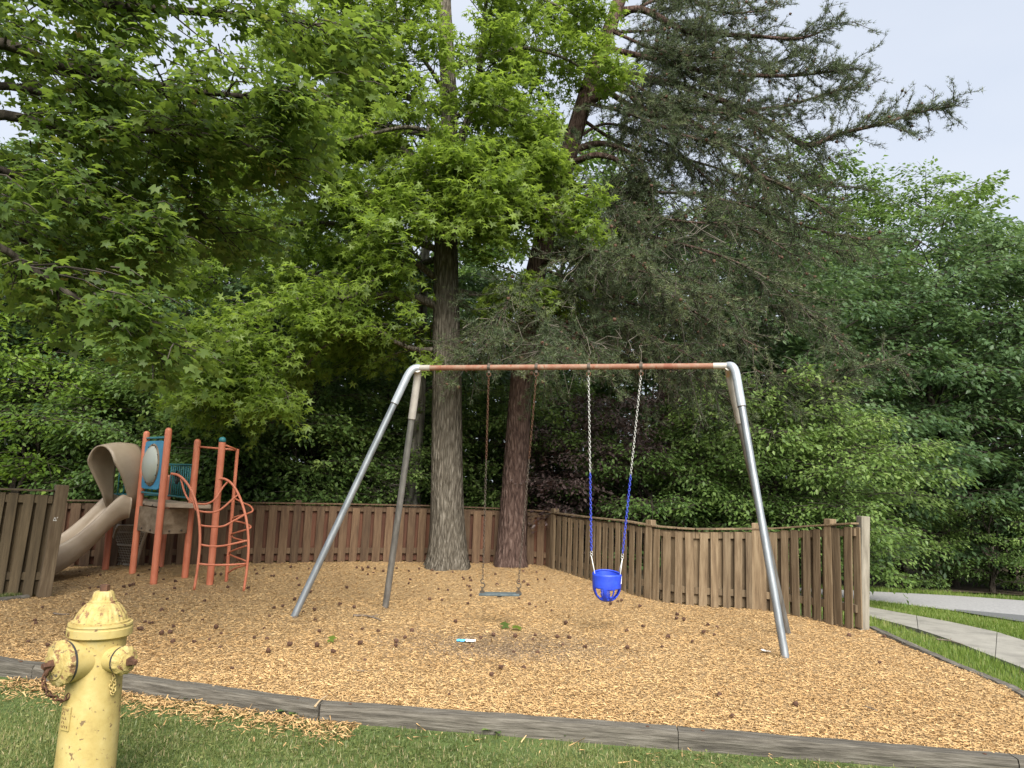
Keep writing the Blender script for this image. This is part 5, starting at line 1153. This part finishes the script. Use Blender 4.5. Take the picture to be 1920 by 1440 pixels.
for ii, (pp, r0) in enumerate(pl_):
    rw = np.random.default_rng(600 + ii); wob = [pp[0]] + [(x_ + rw.normal(0, 9), y_ + rw.normal(0, 9), Y_ + rw.normal(0, .12)) for (x_, y_, Y_) in pp[1:-1]] + [pp[-1]]
    mb, P = limb_tube(PP(wob), r0 * (1.0 if ii < 7 else 0.62), 0.008, 5, 10); mb.build('limb', M['bark_pine'], pine, True)
    Ln = np.linalg.norm(np.diff(P, axis=0), axis=1).sum(); low = pp[-1][1] > 330
    t0 = 0.16 if ii not in (1, 2) else 0.5
    needles(cp_, P, int(9 + Ln * (12.5 if low else 16)), 0.95 if low else 0.85, t0, 31 if low else 33, 0.068, 0.3 if low else 0.0)
npn = cp_.build(pine, tuft_tv, tuft_tf, M['needle'], M['twig'])
tw = link('dead_twigs', seg_mesh('dead_twigs', dead.A, dead.B, dead.ra, dead.rb), M['deadtwig'], pine, True); tw['kind'] = 'stuff'
# cones hanging in the pine's branches, too small to pick apart
allp = np.concatenate(cp_.pos); pick = allp[rp_.integers(0, len(allp), 900)]; cmb = MB()
cone_tv = []; cone_tf = []
for k_, (r_, z_) in enumerate(((0.15, 0.0), (0.5, 0.25), (0.45, 0.6), (0.1, 1.0))):
    for j in range(6): cone_tv.append((z_, r_ * math.cos(j * math.pi / 3), r_ * math.sin(j * math.pi / 3)))
for k_ in range(3):
    for j in range(6): cone_tf.append((k_ * 6 + j, k_ * 6 + (j + 1) % 6, k_ * 6 + 6 + (j + 1) % 6, k_ * 6 + 6 + j))
me = scatter_mesh('cones', cone_tv, cone_tf, pick, rp_.normal(0, 1, (900, 3)), rp_.normal(0, 1, (900, 3)), rp_.uniform(.04, .062, 900), np.zeros(900)); o = link('cones', me, M['cone'], pine); o['kind'] = 'stuff'

# ---------------------------------------------------------------- near maple: its trunk stands outside the left edge
mapl = empty('maple_tree', (-4.6, 4.4, LOW)); tag(mapl, 'near maple tree whose leafy boughs hang into the upper left corner', 'tree')
mtop = (-4.45, 4.5, 4.6)
bark_tube([(-4.6, 4.4, -0.2), (-4.58, 4.42, 0.6), (-4.55, 4.45, 2.0), (-4.5, 4.5, 3.4), mtop, (-4.3, 4.6, 6.4), (-4.1, 4.7, 8.2)], [.24, .21, .18, .16, .13, .09, .04], 40, 10, .06, 18, .3, 12, LOW).build('trunk', M['bark_dark'], mapl, True)
ml_ = [
 ((-4.5, 4.5, 3.2), [(-60, 90, 4.9), (120, 125, 5.0), (300, 160, 5.1), (450, 180, 5.2), (590, 190, 5.3)], .05),
 ((-4.5, 4.5, 2.9), [(-60, 225, 4.8), (120, 240, 5.1), (300, 245, 5.3), (430, 262, 5.4), (520, 300, 5.5)], .045),
 ((-4.4, 4.55, 3.9), [(-60, -10, 5.0), (200, 10, 5.2), (400, 25, 5.3), (560, 40, 5.4), (640, 60, 5.5)], .05),
 ((-4.5, 4.5, 2.6), [(-60, 320, 4.7), (100, 370, 5.0), (200, 420, 5.2), (270, 450, 5.3)], .035),
 ((-4.5, 4.5, 2.4), [(-60, 460, 4.5), (60, 505, 4.7), (150, 565, 4.8), (220, 610, 4.9), (290, 650, 5.0)], .03),
 ((-4.5, 4.5, 3.0), [(-60, 170, 5.4), (150, 200, 5.8), (300, 300, 6.0), (360, 380, 6.1), (420, 440, 6.2)], .04),
 ((-4.5, 4.5, 2.8), [(-60, 290, 5.4), (80, 330, 5.8), (180, 400, 6.0), (210, 470, 6.1)], .035),
 ((-4.4, 4.55, 4.2), [(-60, -60, 5.0), (120, -50, 5.3), (220, -30, 5.5)], .045),
 ((-4.45, 4.5, 3.4), [(-60, 130, 6.0), (200, 150, 6.4), (420, 200, 6.6), (560, 250, 6.7)], .04),
 ((-4.5, 4.5, 2.5), [(-80, 400, 5.2), (40, 450, 5.6), (90, 500, 5.8), (110, 560, 5.9)], .03),
]
cm = Crown(41); rm = np.random.default_rng(17)
for (s_, pp, r0) in ml_:
    pth = [s_] + PP(pp); mb, P = limb_tube(pth, r0, 0.006, 6, 10); mb.build('limb', M['bark_dark'], mapl, True)
    Ln = np.linalg.norm(np.diff(P, axis=0), axis=1).sum(); foliate(cm, P, r0, int(7 + Ln * 6.5), 0.62, 0.25, 20, 0.076, 0.25, 0.75, 0.45, 1.0, 0.38, rm, (-0.35, 0.15))
rr_ = np.random.default_rng(3); 
for k_ in range(14):              # boughs towards the other sides of its crown
    a_ = rr_.uniform(1.9, 5.4); z_ = rr_.uniform(3.0, 7.2); L_ = rr_.uniform(1.5, 2.6); s_ = np.array([-4.4, 4.5, z_]); e_ = s_ + np.array([math.cos(a_) * L_, math.sin(a_) * L_, rr_.uniform(.2, .9)])
    mb, P = limb_tube([tuple(s_), tuple((s_ + e_) / 2 + np.array([0, 0, .2])), tuple(e_)], .04, .008, 6, 8); mb.build('limb', M['bark_dark'], mapl, True); foliate(cm, P, .04, 9, .8, .3, 12, .12, .3, .6, .45, 1, .38, rm)
nm_ = cm.build(mapl, mapl_tv, mapl_tf, M['leaf_maple'], M['twig'])

# ---------------------------------------------------------------- woodland trees: four kinds built once, then copied
def auto_tree(seed, H, R, base, nl, leaves, size, mleaf, mbark, trunk_r, name='woodland_tree', rise=0.25, W=0.5, droop=0.4, dens=3.0, top=1.0, lean=0.0, shape='round', multi=1):
    r = np.random.default_rng(seed); root = empty(name, (0, 0, 0)); c = Crown(seed + 100)
    for m_ in range(multi):
        off = np.array([0, 0, 0]) if multi == 1 else np.array([r.uniform(-.25, .25), r.uniform(-.25, .25), 0])
        tp = [tuple(off + np.array([r.normal(0, .10) * i * 0.5 + lean * i, r.normal(0, .10) * i * 0.5, -0.15 + (H * 0.93 + .15) * i / 5])) for i in range(6)]
        bark_tube(tp, list(np.linspace(trunk_r, 0.015, 6)), 20, 8, .05, 12, .25, seed, 0).build('trunk', mbark, root, True)
        TP = crom(tp, 8)
        for i in range(nl // multi):
            f = (i + r.uniform(0, 1)) / (nl // multi); h = base + (H * 0.95 - base) * f; p = np.array([np.interp(h, TP[:, 2], TP[:, k]) for k in range(3)])
            if shape == 'round': L = R * (math.sin(math.pi * (0.12 + 0.80 * f)) ** 0.7) * r.uniform(.75, 1.1)
            elif shape == 'cone': L = R * (1.05 - 0.85 * f) * r.uniform(.75, 1.1)
            else: L = R * (0.55 + 0.5 * f if f < .7 else 1.0 - (f - .7) * 1.6) * r.uniform(.75, 1.1)
            az = i * 2.39996 + r.uniform(-.4, .4) + m_; ri = rise + 0.5 * f * f; e = p + np.array([math.cos(az) * L, math.sin(az) * L, L * ri]); mid = (p + e) / 2 + np.array([0, 0, .10 * L])
            P = crom([tuple(p), tuple(mid), tuple(e - np.array([0, 0, .06 * L]))], 5); c.twig(list(P), trunk_r * .30 * (1 - .6 * f), .008)
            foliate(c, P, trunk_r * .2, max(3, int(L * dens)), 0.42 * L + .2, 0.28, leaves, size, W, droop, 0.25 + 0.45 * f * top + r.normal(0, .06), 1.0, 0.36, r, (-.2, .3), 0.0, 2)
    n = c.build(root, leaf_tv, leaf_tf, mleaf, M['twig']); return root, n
def copy_tree(o):
    c = o.copy(); COL.objects.link(c)
    for ch in o.children:
        d = ch.copy(); COL.objects.link(d); d.parent = c
    return c
def ground_at(px, Y):             # where a tree at that column and distance stands
    p = at(px, 900, Y); return (p.x, Y, T(p.x, Y) - 0.06)
used = set()
def place(proto, px, Y, sc_, rz, label, name=None, sz=None, group='trees of the wood behind the fence', mats=None):
    o = proto if proto.name not in used else copy_tree(proto); used.add(proto.name)
    if name: o.name = name
    o.location = ground_at(px, Y); o.rotation_euler = (0, 0, rz); o.scale = (sc_, sc_, sz or sc_); tag(o, label, 'tree', group)
    if mats:
        for ch in o.children:
            if ch.name.startswith('crown'): ch.material_slots[0].link = 'OBJECT'; ch.material_slots[0].material = mats
    return o
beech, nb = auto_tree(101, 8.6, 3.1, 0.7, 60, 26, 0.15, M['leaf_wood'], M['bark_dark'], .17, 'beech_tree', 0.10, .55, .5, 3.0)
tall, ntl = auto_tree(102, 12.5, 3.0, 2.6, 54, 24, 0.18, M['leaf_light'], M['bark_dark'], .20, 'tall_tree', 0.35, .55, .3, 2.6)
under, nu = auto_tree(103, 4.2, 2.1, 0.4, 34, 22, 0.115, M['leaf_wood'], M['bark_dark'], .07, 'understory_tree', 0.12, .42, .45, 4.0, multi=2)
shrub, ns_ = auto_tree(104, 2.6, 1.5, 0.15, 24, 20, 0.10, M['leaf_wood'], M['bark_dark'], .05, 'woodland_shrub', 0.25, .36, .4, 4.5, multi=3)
wood = 'trees of the wood behind the fence'
# right
place(beech, 1545, 17.8, 0.95, 0.4, 'dark green beech tree over the curving fence, left of the road')
place(beech, 1775, 19.6, 1.10, 2.1, 'broad layered dark green tree beyond the road near the right edge')
place(beech, 1990, 19.0, 1.06, 4.0, 'dark green tree cut off by the right edge of the picture')
place(tall, 1735, 25.5, 1.1, 1.0, 'light green airy treetop rising above the dark trees on the right')
place(tall, 1935, 32.0, 1.16, 2.6, 'pale green tree in the far right corner below the sky', mats=M['leaf_lime'])
place(tall, 1490, 28.0, 1.22, 5.0, 'light green tree showing behind the tips of the pine branches')
place(beech, 1390, 16.8, 0.95, 1.2, 'dark green tree behind the drooping pine boughs')
place(tall, 1610, 24.5, .85, 3.7, 'distant light green tree behind the dark beech on the right')
# centre
place(tall, 1240, 21.0, 0.8, 0.2, 'green tree behind the pine trunk top'); place(tall, 1020, 20.0, 0.9, 3.3, 'green tree seen between the sweetgum and the pine')
place(tall, 720, 21.0, 0.85, 4.1, 'tall green tree behind the left half of the sweetgum crown'); place(beech, 930, 18.5, 0.8, 5.2, 'dark green tree between the two big trunks')
place(beech, 610, 18.0, 0.85, 2.7, 'dark green tree behind the left swing legs')
# left
place(beech, 300, 16.5, 1.0, 0.9, 'dull green tree behind the bubble panel and slide hood'); place(beech, 110, 17.0, 1.0, 3.1, 'grey green tree behind the slide at the left')
place(tall, 430, 20.0, 0.76, 2.0, 'green tree behind the curved climber'); place(tall, 180, 22.0, 0.8, 5.6, 'tall tree far behind the slide'); place(tall, -40, 19.0, 0.76, 1.5, 'tall tree at the far left edge behind the olive fence')
place(beech, -90, 15.5, 0.9, 4.4, 'dark tree half outside the left edge')
# understory along the fence
us = [(600, 14.2, 0.92, 0.3, 'spreading understory tree behind the left pair of swing legs', M['leaf_light']), (470, 13.8, 0.8, 2.0, 'low leafy tree behind the climber', M['leaf_light']), (705, 15.2, 0.85, 4.0, 'low tree behind the pale thin trunk', M['leaf_light']),
      (985, 14.3, 0.76, 1.2, 'light green low tree right of the pine trunk', M['leaf_light']), (905, 14.6, 0.78, 5.2, 'light green low tree between the two big trunks', M['leaf_light']),
      (1165, 13.8, 0.72, 0.8, 'purple leaved ornamental tree behind the bucket swing', M['leaf_purple']), (1330, 13.2, 0.68, 2.9, 'low green tree above the fence dip', None), (1455, 12.3, 0.8, 4.5, 'leafy low tree behind the right swing legs', None),
      (1545, 12.4, 0.72, 1.9, 'leafy low tree behind the tall end post', None), (260, 13.8, 0.82, 3.4, 'leafy low tree behind the play structure deck', M['leaf_light']), (150, 14.6, 0.8, 0.6, 'leafy low tree behind the slide hood', None),
      (45, 14.2, 1.02, 5.0, 'lime green vine covered tree behind the olive fence', M['leaf_lime']), (360, 14.0, 0.85, 1.1, 'dark low tree behind the coral posts', None), (800, 15.2, 0.75, 2.3, 'dark low tree hidden by the sweetgum trunk', None)]
for (px, Y, s_, rz, lb, mt) in us: place(under, px, Y, s_, rz, lb, group='understory trees along the fence', mats=mt)
ss = [(545, 13.4, .9, 'round shrub behind the fence right of the climber', M['leaf_light']), (765, 13.5, .7, 'small bright shrub at the foot of the pale trunk', M['leaf_light']), (1230, 12.6, .8, 'bright green shrub behind the blue chains', M['leaf_light']), (1085, 13.3, .8, 'purple shrub left of the blue chains', M['leaf_purple']),
      (1400, 12.4, .8, 'leafy shrub behind the fence near the right swing leg', M['leaf_light']), (420, 13.2, .85, 'dark shrub behind the climber', None), (1690, 18.4, .8, 'low shrub at the wood edge beyond the road', None), (1840, 18.0, .75, 'dark shrub under the right trees beyond the road', None), (1280, 13.4, .7, 'low shrub in the dip of the fence', None), (1905, 20.5, 1.3, 'dark bush under the trees at the far right edge', None), (1760, 22.0, 1.5, 'dark bush deep under the layered tree beyond the road', None), (20, 13.6, 1.2, 'lime vine mound at the far left fence', M['leaf_lime'])]
for i, (px, Y, s_, lb, mt) in enumerate(ss): place(shrub, px, Y, s_, i * 1.7, lb, group='shrubs behind the fence', mats=mt)
# the pale thin trunk left of the sweetgum
pt = ground_at(778, 13.6); pal = empty('pale_trunk_tree', pt); tag(pal, 'slim pale grey trunk standing left of the sweetgum behind the fence', 'tree')
pq = PP([(772, 1040, 13.5), (774, 940, 13.5), (779, 840, 13.5), (786, 740, 13.6), (790, 600, 13.7), (800, 420, 13.8), (805, 200, 13.9)])
bark_tube(pq, [.165, .145, .132, .122, .105, .08, .045], 32, 10, .05, 18, .2, 30, pt[2]).build('trunk', M['bark_pale'], pal, True)
cq = Crown(51)
for k_ in range(10):
    h_ = k_ / 9; p = np.array(pq[3]) * (1 - h_) + np.array(pq[6]) * h_; a_ = k_ * 2.4; e = p + np.array([math.cos(a_), math.sin(a_), .5]) * 1.3; P = crom([tuple(p), tuple((p + e) / 2 + np.array([0, 0, .1])), tuple(e)], 4); cq.twig(list(P), .03, .008); foliate(cq, P, .03, 6, .9, .3, 15, .15, .45, .4, .5, 1, .36, rg)
cq.build(pal, leaf_tv, leaf_tf, M['leaf_wood'], M['twig'])
# bare dead twigs beside it
dq = Crown(52); r_ = np.random.default_rng(52)
for k_ in range(26):
    p = np.array(at(760 + r_.uniform(-5, 15), 905 + r_.uniform(-25, 30), 13.4)); d = np.array([-r_.uniform(.5, 1.0), r_.uniform(-.4, .2), r_.uniform(-.35, .35)]); pts = [p]
    for j in range(5): pts.append(pts[-1] + d * .2 + r_.normal(0, .04, 3))
    dq.twig(pts, .008, .002)
o = link('bare_twigs', seg_mesh('bare_twigs', dq.A, dq.B, dq.ra, dq.rb), M['deadtwig'], pal, True); o['kind'] = 'stuff'

# ---- the far wood reads as one mass
fw = np.random.default_rng(77); n = 80000
x = fw.uniform(-34, 40, n); y = fw.uniform(31, 44, n); zt = Tv(x, y); hgt = 8.6 + 1.5 * vnoise(x, y * 0.3, .5, 12) ; z = zt + hgt * fw.uniform(0, 1, n) ** 0.8
cl_ = fw.integers(0, 900, n); cx = fw.uniform(-34, 40, 900); cy_ = fw.uniform(31, 43, 900); cz_ = fw.uniform(0.05, 1.0, 900) ** .85
x = cx[cl_] + fw.normal(0, .7, n); y = cy_[cl_] + fw.normal(0, .7, n); z = Tv(x, y) + (9.6 + 1.6 * vnoise(x, y * .3, .5, 12)) * cz_[cl_] + fw.normal(0, .28, n)
z = np.maximum(z, Tv(x, y) + .1)
a_ = fw.uniform(0, 6.28, n); X = np.stack([np.cos(a_), np.sin(a_), fw.normal(-.3, .3, n)], 1); N = np.stack([fw.normal(0, .4, n), fw.normal(0, .4, n), np.ones(n)], 1)
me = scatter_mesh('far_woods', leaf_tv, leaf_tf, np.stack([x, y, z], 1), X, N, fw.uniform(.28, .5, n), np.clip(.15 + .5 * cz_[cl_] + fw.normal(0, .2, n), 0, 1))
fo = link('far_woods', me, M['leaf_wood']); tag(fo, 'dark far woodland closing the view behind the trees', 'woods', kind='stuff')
A = np.stack([fw.uniform(-34, 40, 170), fw.uniform(26.5, 40, 170), np.zeros(170)], 1); A[:, 2] = Tv(A[:, 0], A[:, 1]) - .2; B = A + np.stack([fw.normal(0, .3, 170), fw.normal(0, .3, 170), fw.uniform(7, 10, 170)], 1)
o = link('far_trunks', seg_mesh('far_trunks', A, B, fw.uniform(.1, .22, 170), np.full(170, .04), 8), M['bark_dark'], None, True); tag(o, 'dark slender trunks deep inside the wood', 'trunks', kind='stuff')

# ================================================================== SMALL THINGS ON THE BED
cmb = MB(); NS = 8
for k_, (r_, z_) in enumerate(((0.004, 0.0), (0.019, 0.006), (0.024, 0.018), (0.021, 0.032), (0.013, 0.045), (0.003, 0.053))): pass
prof_ = [(0.006, 0.0), (0.020, 0.005), (0.016, 0.010), (0.025, 0.014), (0.019, 0.021), (0.023, 0.027), (0.015, 0.033), (0.017, 0.038), (0.009, 0.045), (0.002, 0.052)]
cmb.lathe(prof_, (0, 0, 0), n=7, mod=lambda t, i: 1 + 0.12 * math.sin(7 * t + i)); cone_me = cmb.mesh('pine_cone'); cone_me.materials.append(M['cone'])
rc = random.Random(4); put_ = 0
spots = [(160, 1190), (200, 1197), (85, 1214), (275, 1168), (316, 1190), (393, 1200), (503, 1226), (432, 1257), (676, 1181), (684, 1238), (845, 1304), (980, 1253), (943, 1255), (920, 1269), (1490, 1327), (1647, 1245), (1350, 1305), (1372, 1345), (745, 1205), (1592, 1192), (1661, 1196), (1175, 1217), (620, 1225), (1240, 1215)]
def free(px, py):
    return True
while len(spots) < 190:
    u = rc.random(); px = rc.uniform(20, 1600); py = 1066 + (rc.random() ** 1.5) * 150
    if px < 130 and py < 1125: continue
    if px > 1050 and py < 1080 + (px - 1050) * 0.33: continue
    spots.append((px, py))
for (px, py) in spots:
    p = gr(px, py)
    if not poly_inside(BED, np.array([p.x]), np.array([p.y - 0.2]))[0]: continue
    o = bpy.data.objects.new('pine_cone', cone_me); COL.objects.link(o); s_ = rc.uniform(0.55, 0.95); zz_ = float(bed_z(np.array([p.x]), np.array([p.y]))[0])
    o.location = (p.x, p.y, zz_ + 0.022 * s_); o.rotation_euler = (rc.uniform(1.1, 1.9), rc.uniform(-.3, .3), rc.uniform(0, 6.28)); o.scale = (s_, s_, s_)
    tag(o, 'small dark brown pine cone lying on the wood chips', 'pine cone', 'pine cones scattered on the wood chips')
def stick(pts, r, label, mat='twigdry', zf=lambda p: float(bed_z(np.array([p.x]), np.array([p.y]))[0]), side=True):
    W_ = [gr(*p) for p in pts]; W_ = [Vector((p.x, p.y, zf(p) + r * 1.3)) for p in W_]; root = empty('fallen_stick', W_[0]); tag(root, label, 'stick', 'fallen sticks')
    P = crom([tuple(p) for p in W_], 5); mb = MB(); mb.tube([Vector(p) for p in P], list(np.linspace(r, r * .55, len(P))), 7); mb.build('stem', M[mat], root, True)
    if side:
        a = Vector(P[len(P) // 2]); mb = MB(); mb.tube([a, a + Vector((0.05, 0.06, 0.012)), a + Vector((0.08, 0.10, 0.008))], [r * .6, r * .5, r * .3], 6); mb.build('side_twig', M[mat], root, True)
stick([(662, 1157), (685, 1157), (702, 1161), (714, 1166)], 0.012, 'curved grey stick on the chips between the left swing legs')
stick([(100, 1152), (115, 1154), (130, 1154)], 0.010, 'short grey stick on the chips left of the hydrant top', side=False)
stick([(662, 1260), (690, 1261)], 0.006, 'thin brown twig on the chips in front of the left swing legs', side=False)
stick([(1622, 1328), (1645, 1336)], 0.007, 'thin brown twig on the chips at the right front', side=False)
stick([(1755, 1193), (1780, 1196), (1806, 1203)], 0.008, 'thin dark twig lying on the pavement', zf=lambda p: T(p.x, p.y) + LOW + 0.045)
stick([(590, 1334), (600, 1322), (614, 1312)], 0.008, 'broken straw coloured stick leaning over the front timber joint', 'strawdry', zf=lambda p: T(p.x, p.y) + 0.02, side=False)
# litter: flattened white and blue wrapper
lp = gr(873, 1199); wr = empty('paper_wrapper', lp); tag(wr, 'flattened white and light blue wrapper on the chips', 'litter')
zl = float(bed_z(np.array([lp.x]), np.array([lp.y]))[0]) + 0.02
def crumple(x0, x1, mat, nm, seed):
    r = random.Random(seed); vs = []; fs = []; n = 8
    for j in range(4):
        for i in range(n + 1): vs.append((lp.x + x0 + (x1 - x0) * i / n, lp.y + (-0.022 + 0.044 * j / 3) + r.uniform(-.004, .004), zl + (0.012 if 0 < j < 3 else 0.0) + r.uniform(-.004, .006)))
    for j in range(3):
        for i in range(n): a = j * (n + 1) + i; fs.append((a, a + 1, a + n + 2, a + n + 1))
    me = bpy.data.meshes.new(nm); me.from_pydata(vs, [], fs); bm = bmesh.new(); bm.from_mesh(me); bmesh.ops.solidify(bm, geom=bm.faces[:], thickness=0.002); bm.to_mesh(me); bm.free(); return link(nm, me, mat, wr)
crumple(-0.085, -0.0, M['skyblue'], 'blue_half', 1); crumple(0.0015, 0.095, M['white'], 'white_half', 2)
lp2 = gr(1436, 1223)
# fallen green leaves
def fallen(px, py, size, rz, mat, label, tv=mapl_tv, tf=mapl_tf):
    p = gr(px, py); z = float(bed_z(np.array([p.x]), np.array([p.y]))[0]) + 0.03
    a = rz; me = scatter_mesh('fallen_leaf', tv, tf, np.array([[p.x, p.y, z]]), np.array([[math.cos(a), math.sin(a), .25]]), np.array([[.1, -.5, 1.0]]), np.array([size]), np.array([.35]))
    o = link('fallen_leaf', me, mat); tag(o, label, 'leaf', 'fallen leaves')
fallen(940, 1180, .11, .3, M['leaf_maple'], 'dark green fallen leaf on the worn patch, left of its pair'); fallen(968, 1184, .11, 1.4, M['leaf_gum'], 'green fallen leaf on the worn patch, right of its pair'); fallen(615, 1204, .09, 0, M['leaf_gum'], 'bright green fallen leaf between the left swing legs and the timber')

# small corner of turf with a short timber at the foot of the olive fence
ca, cb = gr(-70, 1134), gr(52, 1120); timber('landscape_timber', ca, cb, 0.09, 0.03, -0.1, M['timber'], 'short low timber at the foot of the olive fence', 'timbers edging the front of the bed')
n = 2600; t_ = RNG.uniform(-.6, 1, n); x = ca.x + (cb.x - ca.x) * t_; y = ca.y + (cb.y - ca.y) * t_ + RNG.uniform(0.05, 0.30, n)
tag(grass('corner_grass', x, y, Tv(x, y) - 0.004, 0.03, 0.08, vmean=0.4, wmul=1.6), 'small tuft of grass under the olive fence', 'grass', kind='stuff')
# broad leaved weeds along the front timbers
def weed(px, py, n, size, seed, label):
    r = np.random.default_rng(seed); p = gr(px, py, LOW); root = empty('lawn_weed', (p.x, p.y, LOW)); tag(root, label, 'weed', 'broad leaved weeds along the timbers')
    for i in range(n):
        a = 2 * math.pi * i / n + r.uniform(-.3, .3); d = Vector((math.cos(a), math.sin(a), 0)); l = size * r.uniform(.7, 1.2); w_ = l * 0.16; pv2 = Vector((-d.y, d.x, 0)); b = Vector((p.x, p.y, LOW)); el = r.uniform(.35, 1.0)
        q = [b + d * (l * t) + ZV * (l * (el * t - 0.55 * el * t * t * 1.2) + .005) for t in (0, .35, .7, 1.0)]
        vs = [q[0], q[1] - pv2 * w_, q[1] + ZV * -.004, q[1] + pv2 * w_, q[2] - pv2 * w_ * .9, q[2] + ZV * -.004, q[2] + pv2 * w_ * .9, q[3]]
        mb = MB(); mb.add(vs, [(0, 1, 2), (0, 2, 3), (1, 4, 5, 2), (2, 5, 6, 3), (4, 7, 5), (5, 7, 6)]); me = mb.mesh('leaf'); at2 = me.attributes.new('v', 'FLOAT', 'FACE'); at2.data.foreach_set('value', np.full(6, r.uniform(.3, .7), dtype=np.float32)); link('leaf', me, M['leaf_light'], root)
weed(556, 1340, 11, .13, 1, 'leafy weed rosette left of the front timber joint'); weed(640, 1346, 9, .10, 2, 'leafy weed rosette just right of the front timber joint'); weed(930, 1376, 5, .12, 3, 'broad weed leaf standing against the knotted timber'); weed(1060, 1380, 7, .09, 4, 'small weed below the knotted timber'); weed(370, 1316, 7, .10, 5, 'small weed among the spilled chips')
# scraps of white paper
for (px, py, sz_, lb) in ((1436, 1223, .05, 'tiny white paper scrap left of the right front swing foot'), (1554, 1168, .055, 'tiny white paper scrap at the foot of the curving fence')):
    p = gr(px, py); z0_ = float(bed_z(np.array([p.x]), np.array([p.y]))[0]) + .012; r = random.Random(px); vs = []; fs = []
    for j in range(3):
        for i in range(4): vs.append((p.x + sz_ * (i / 3 - .5) * 1.6, p.y + sz_ * (j / 2 - .5), z0_ + r.uniform(0, .018)))
    for j in range(2):
        for i in range(3): a = j * 4 + i; fs.append((a, a + 1, a + 5, a + 4))
    me = bpy.data.meshes.new('paper_scrap'); me.from_pydata(vs, [], fs); bm = bmesh.new(); bm.from_mesh(me); bmesh.ops.solidify(bm, geom=bm.faces[:], thickness=0.0015); bm.to_mesh(me); bm.free()
    tag(link('paper_scrap', me, M['white']), lb, 'litter', 'white paper scraps')
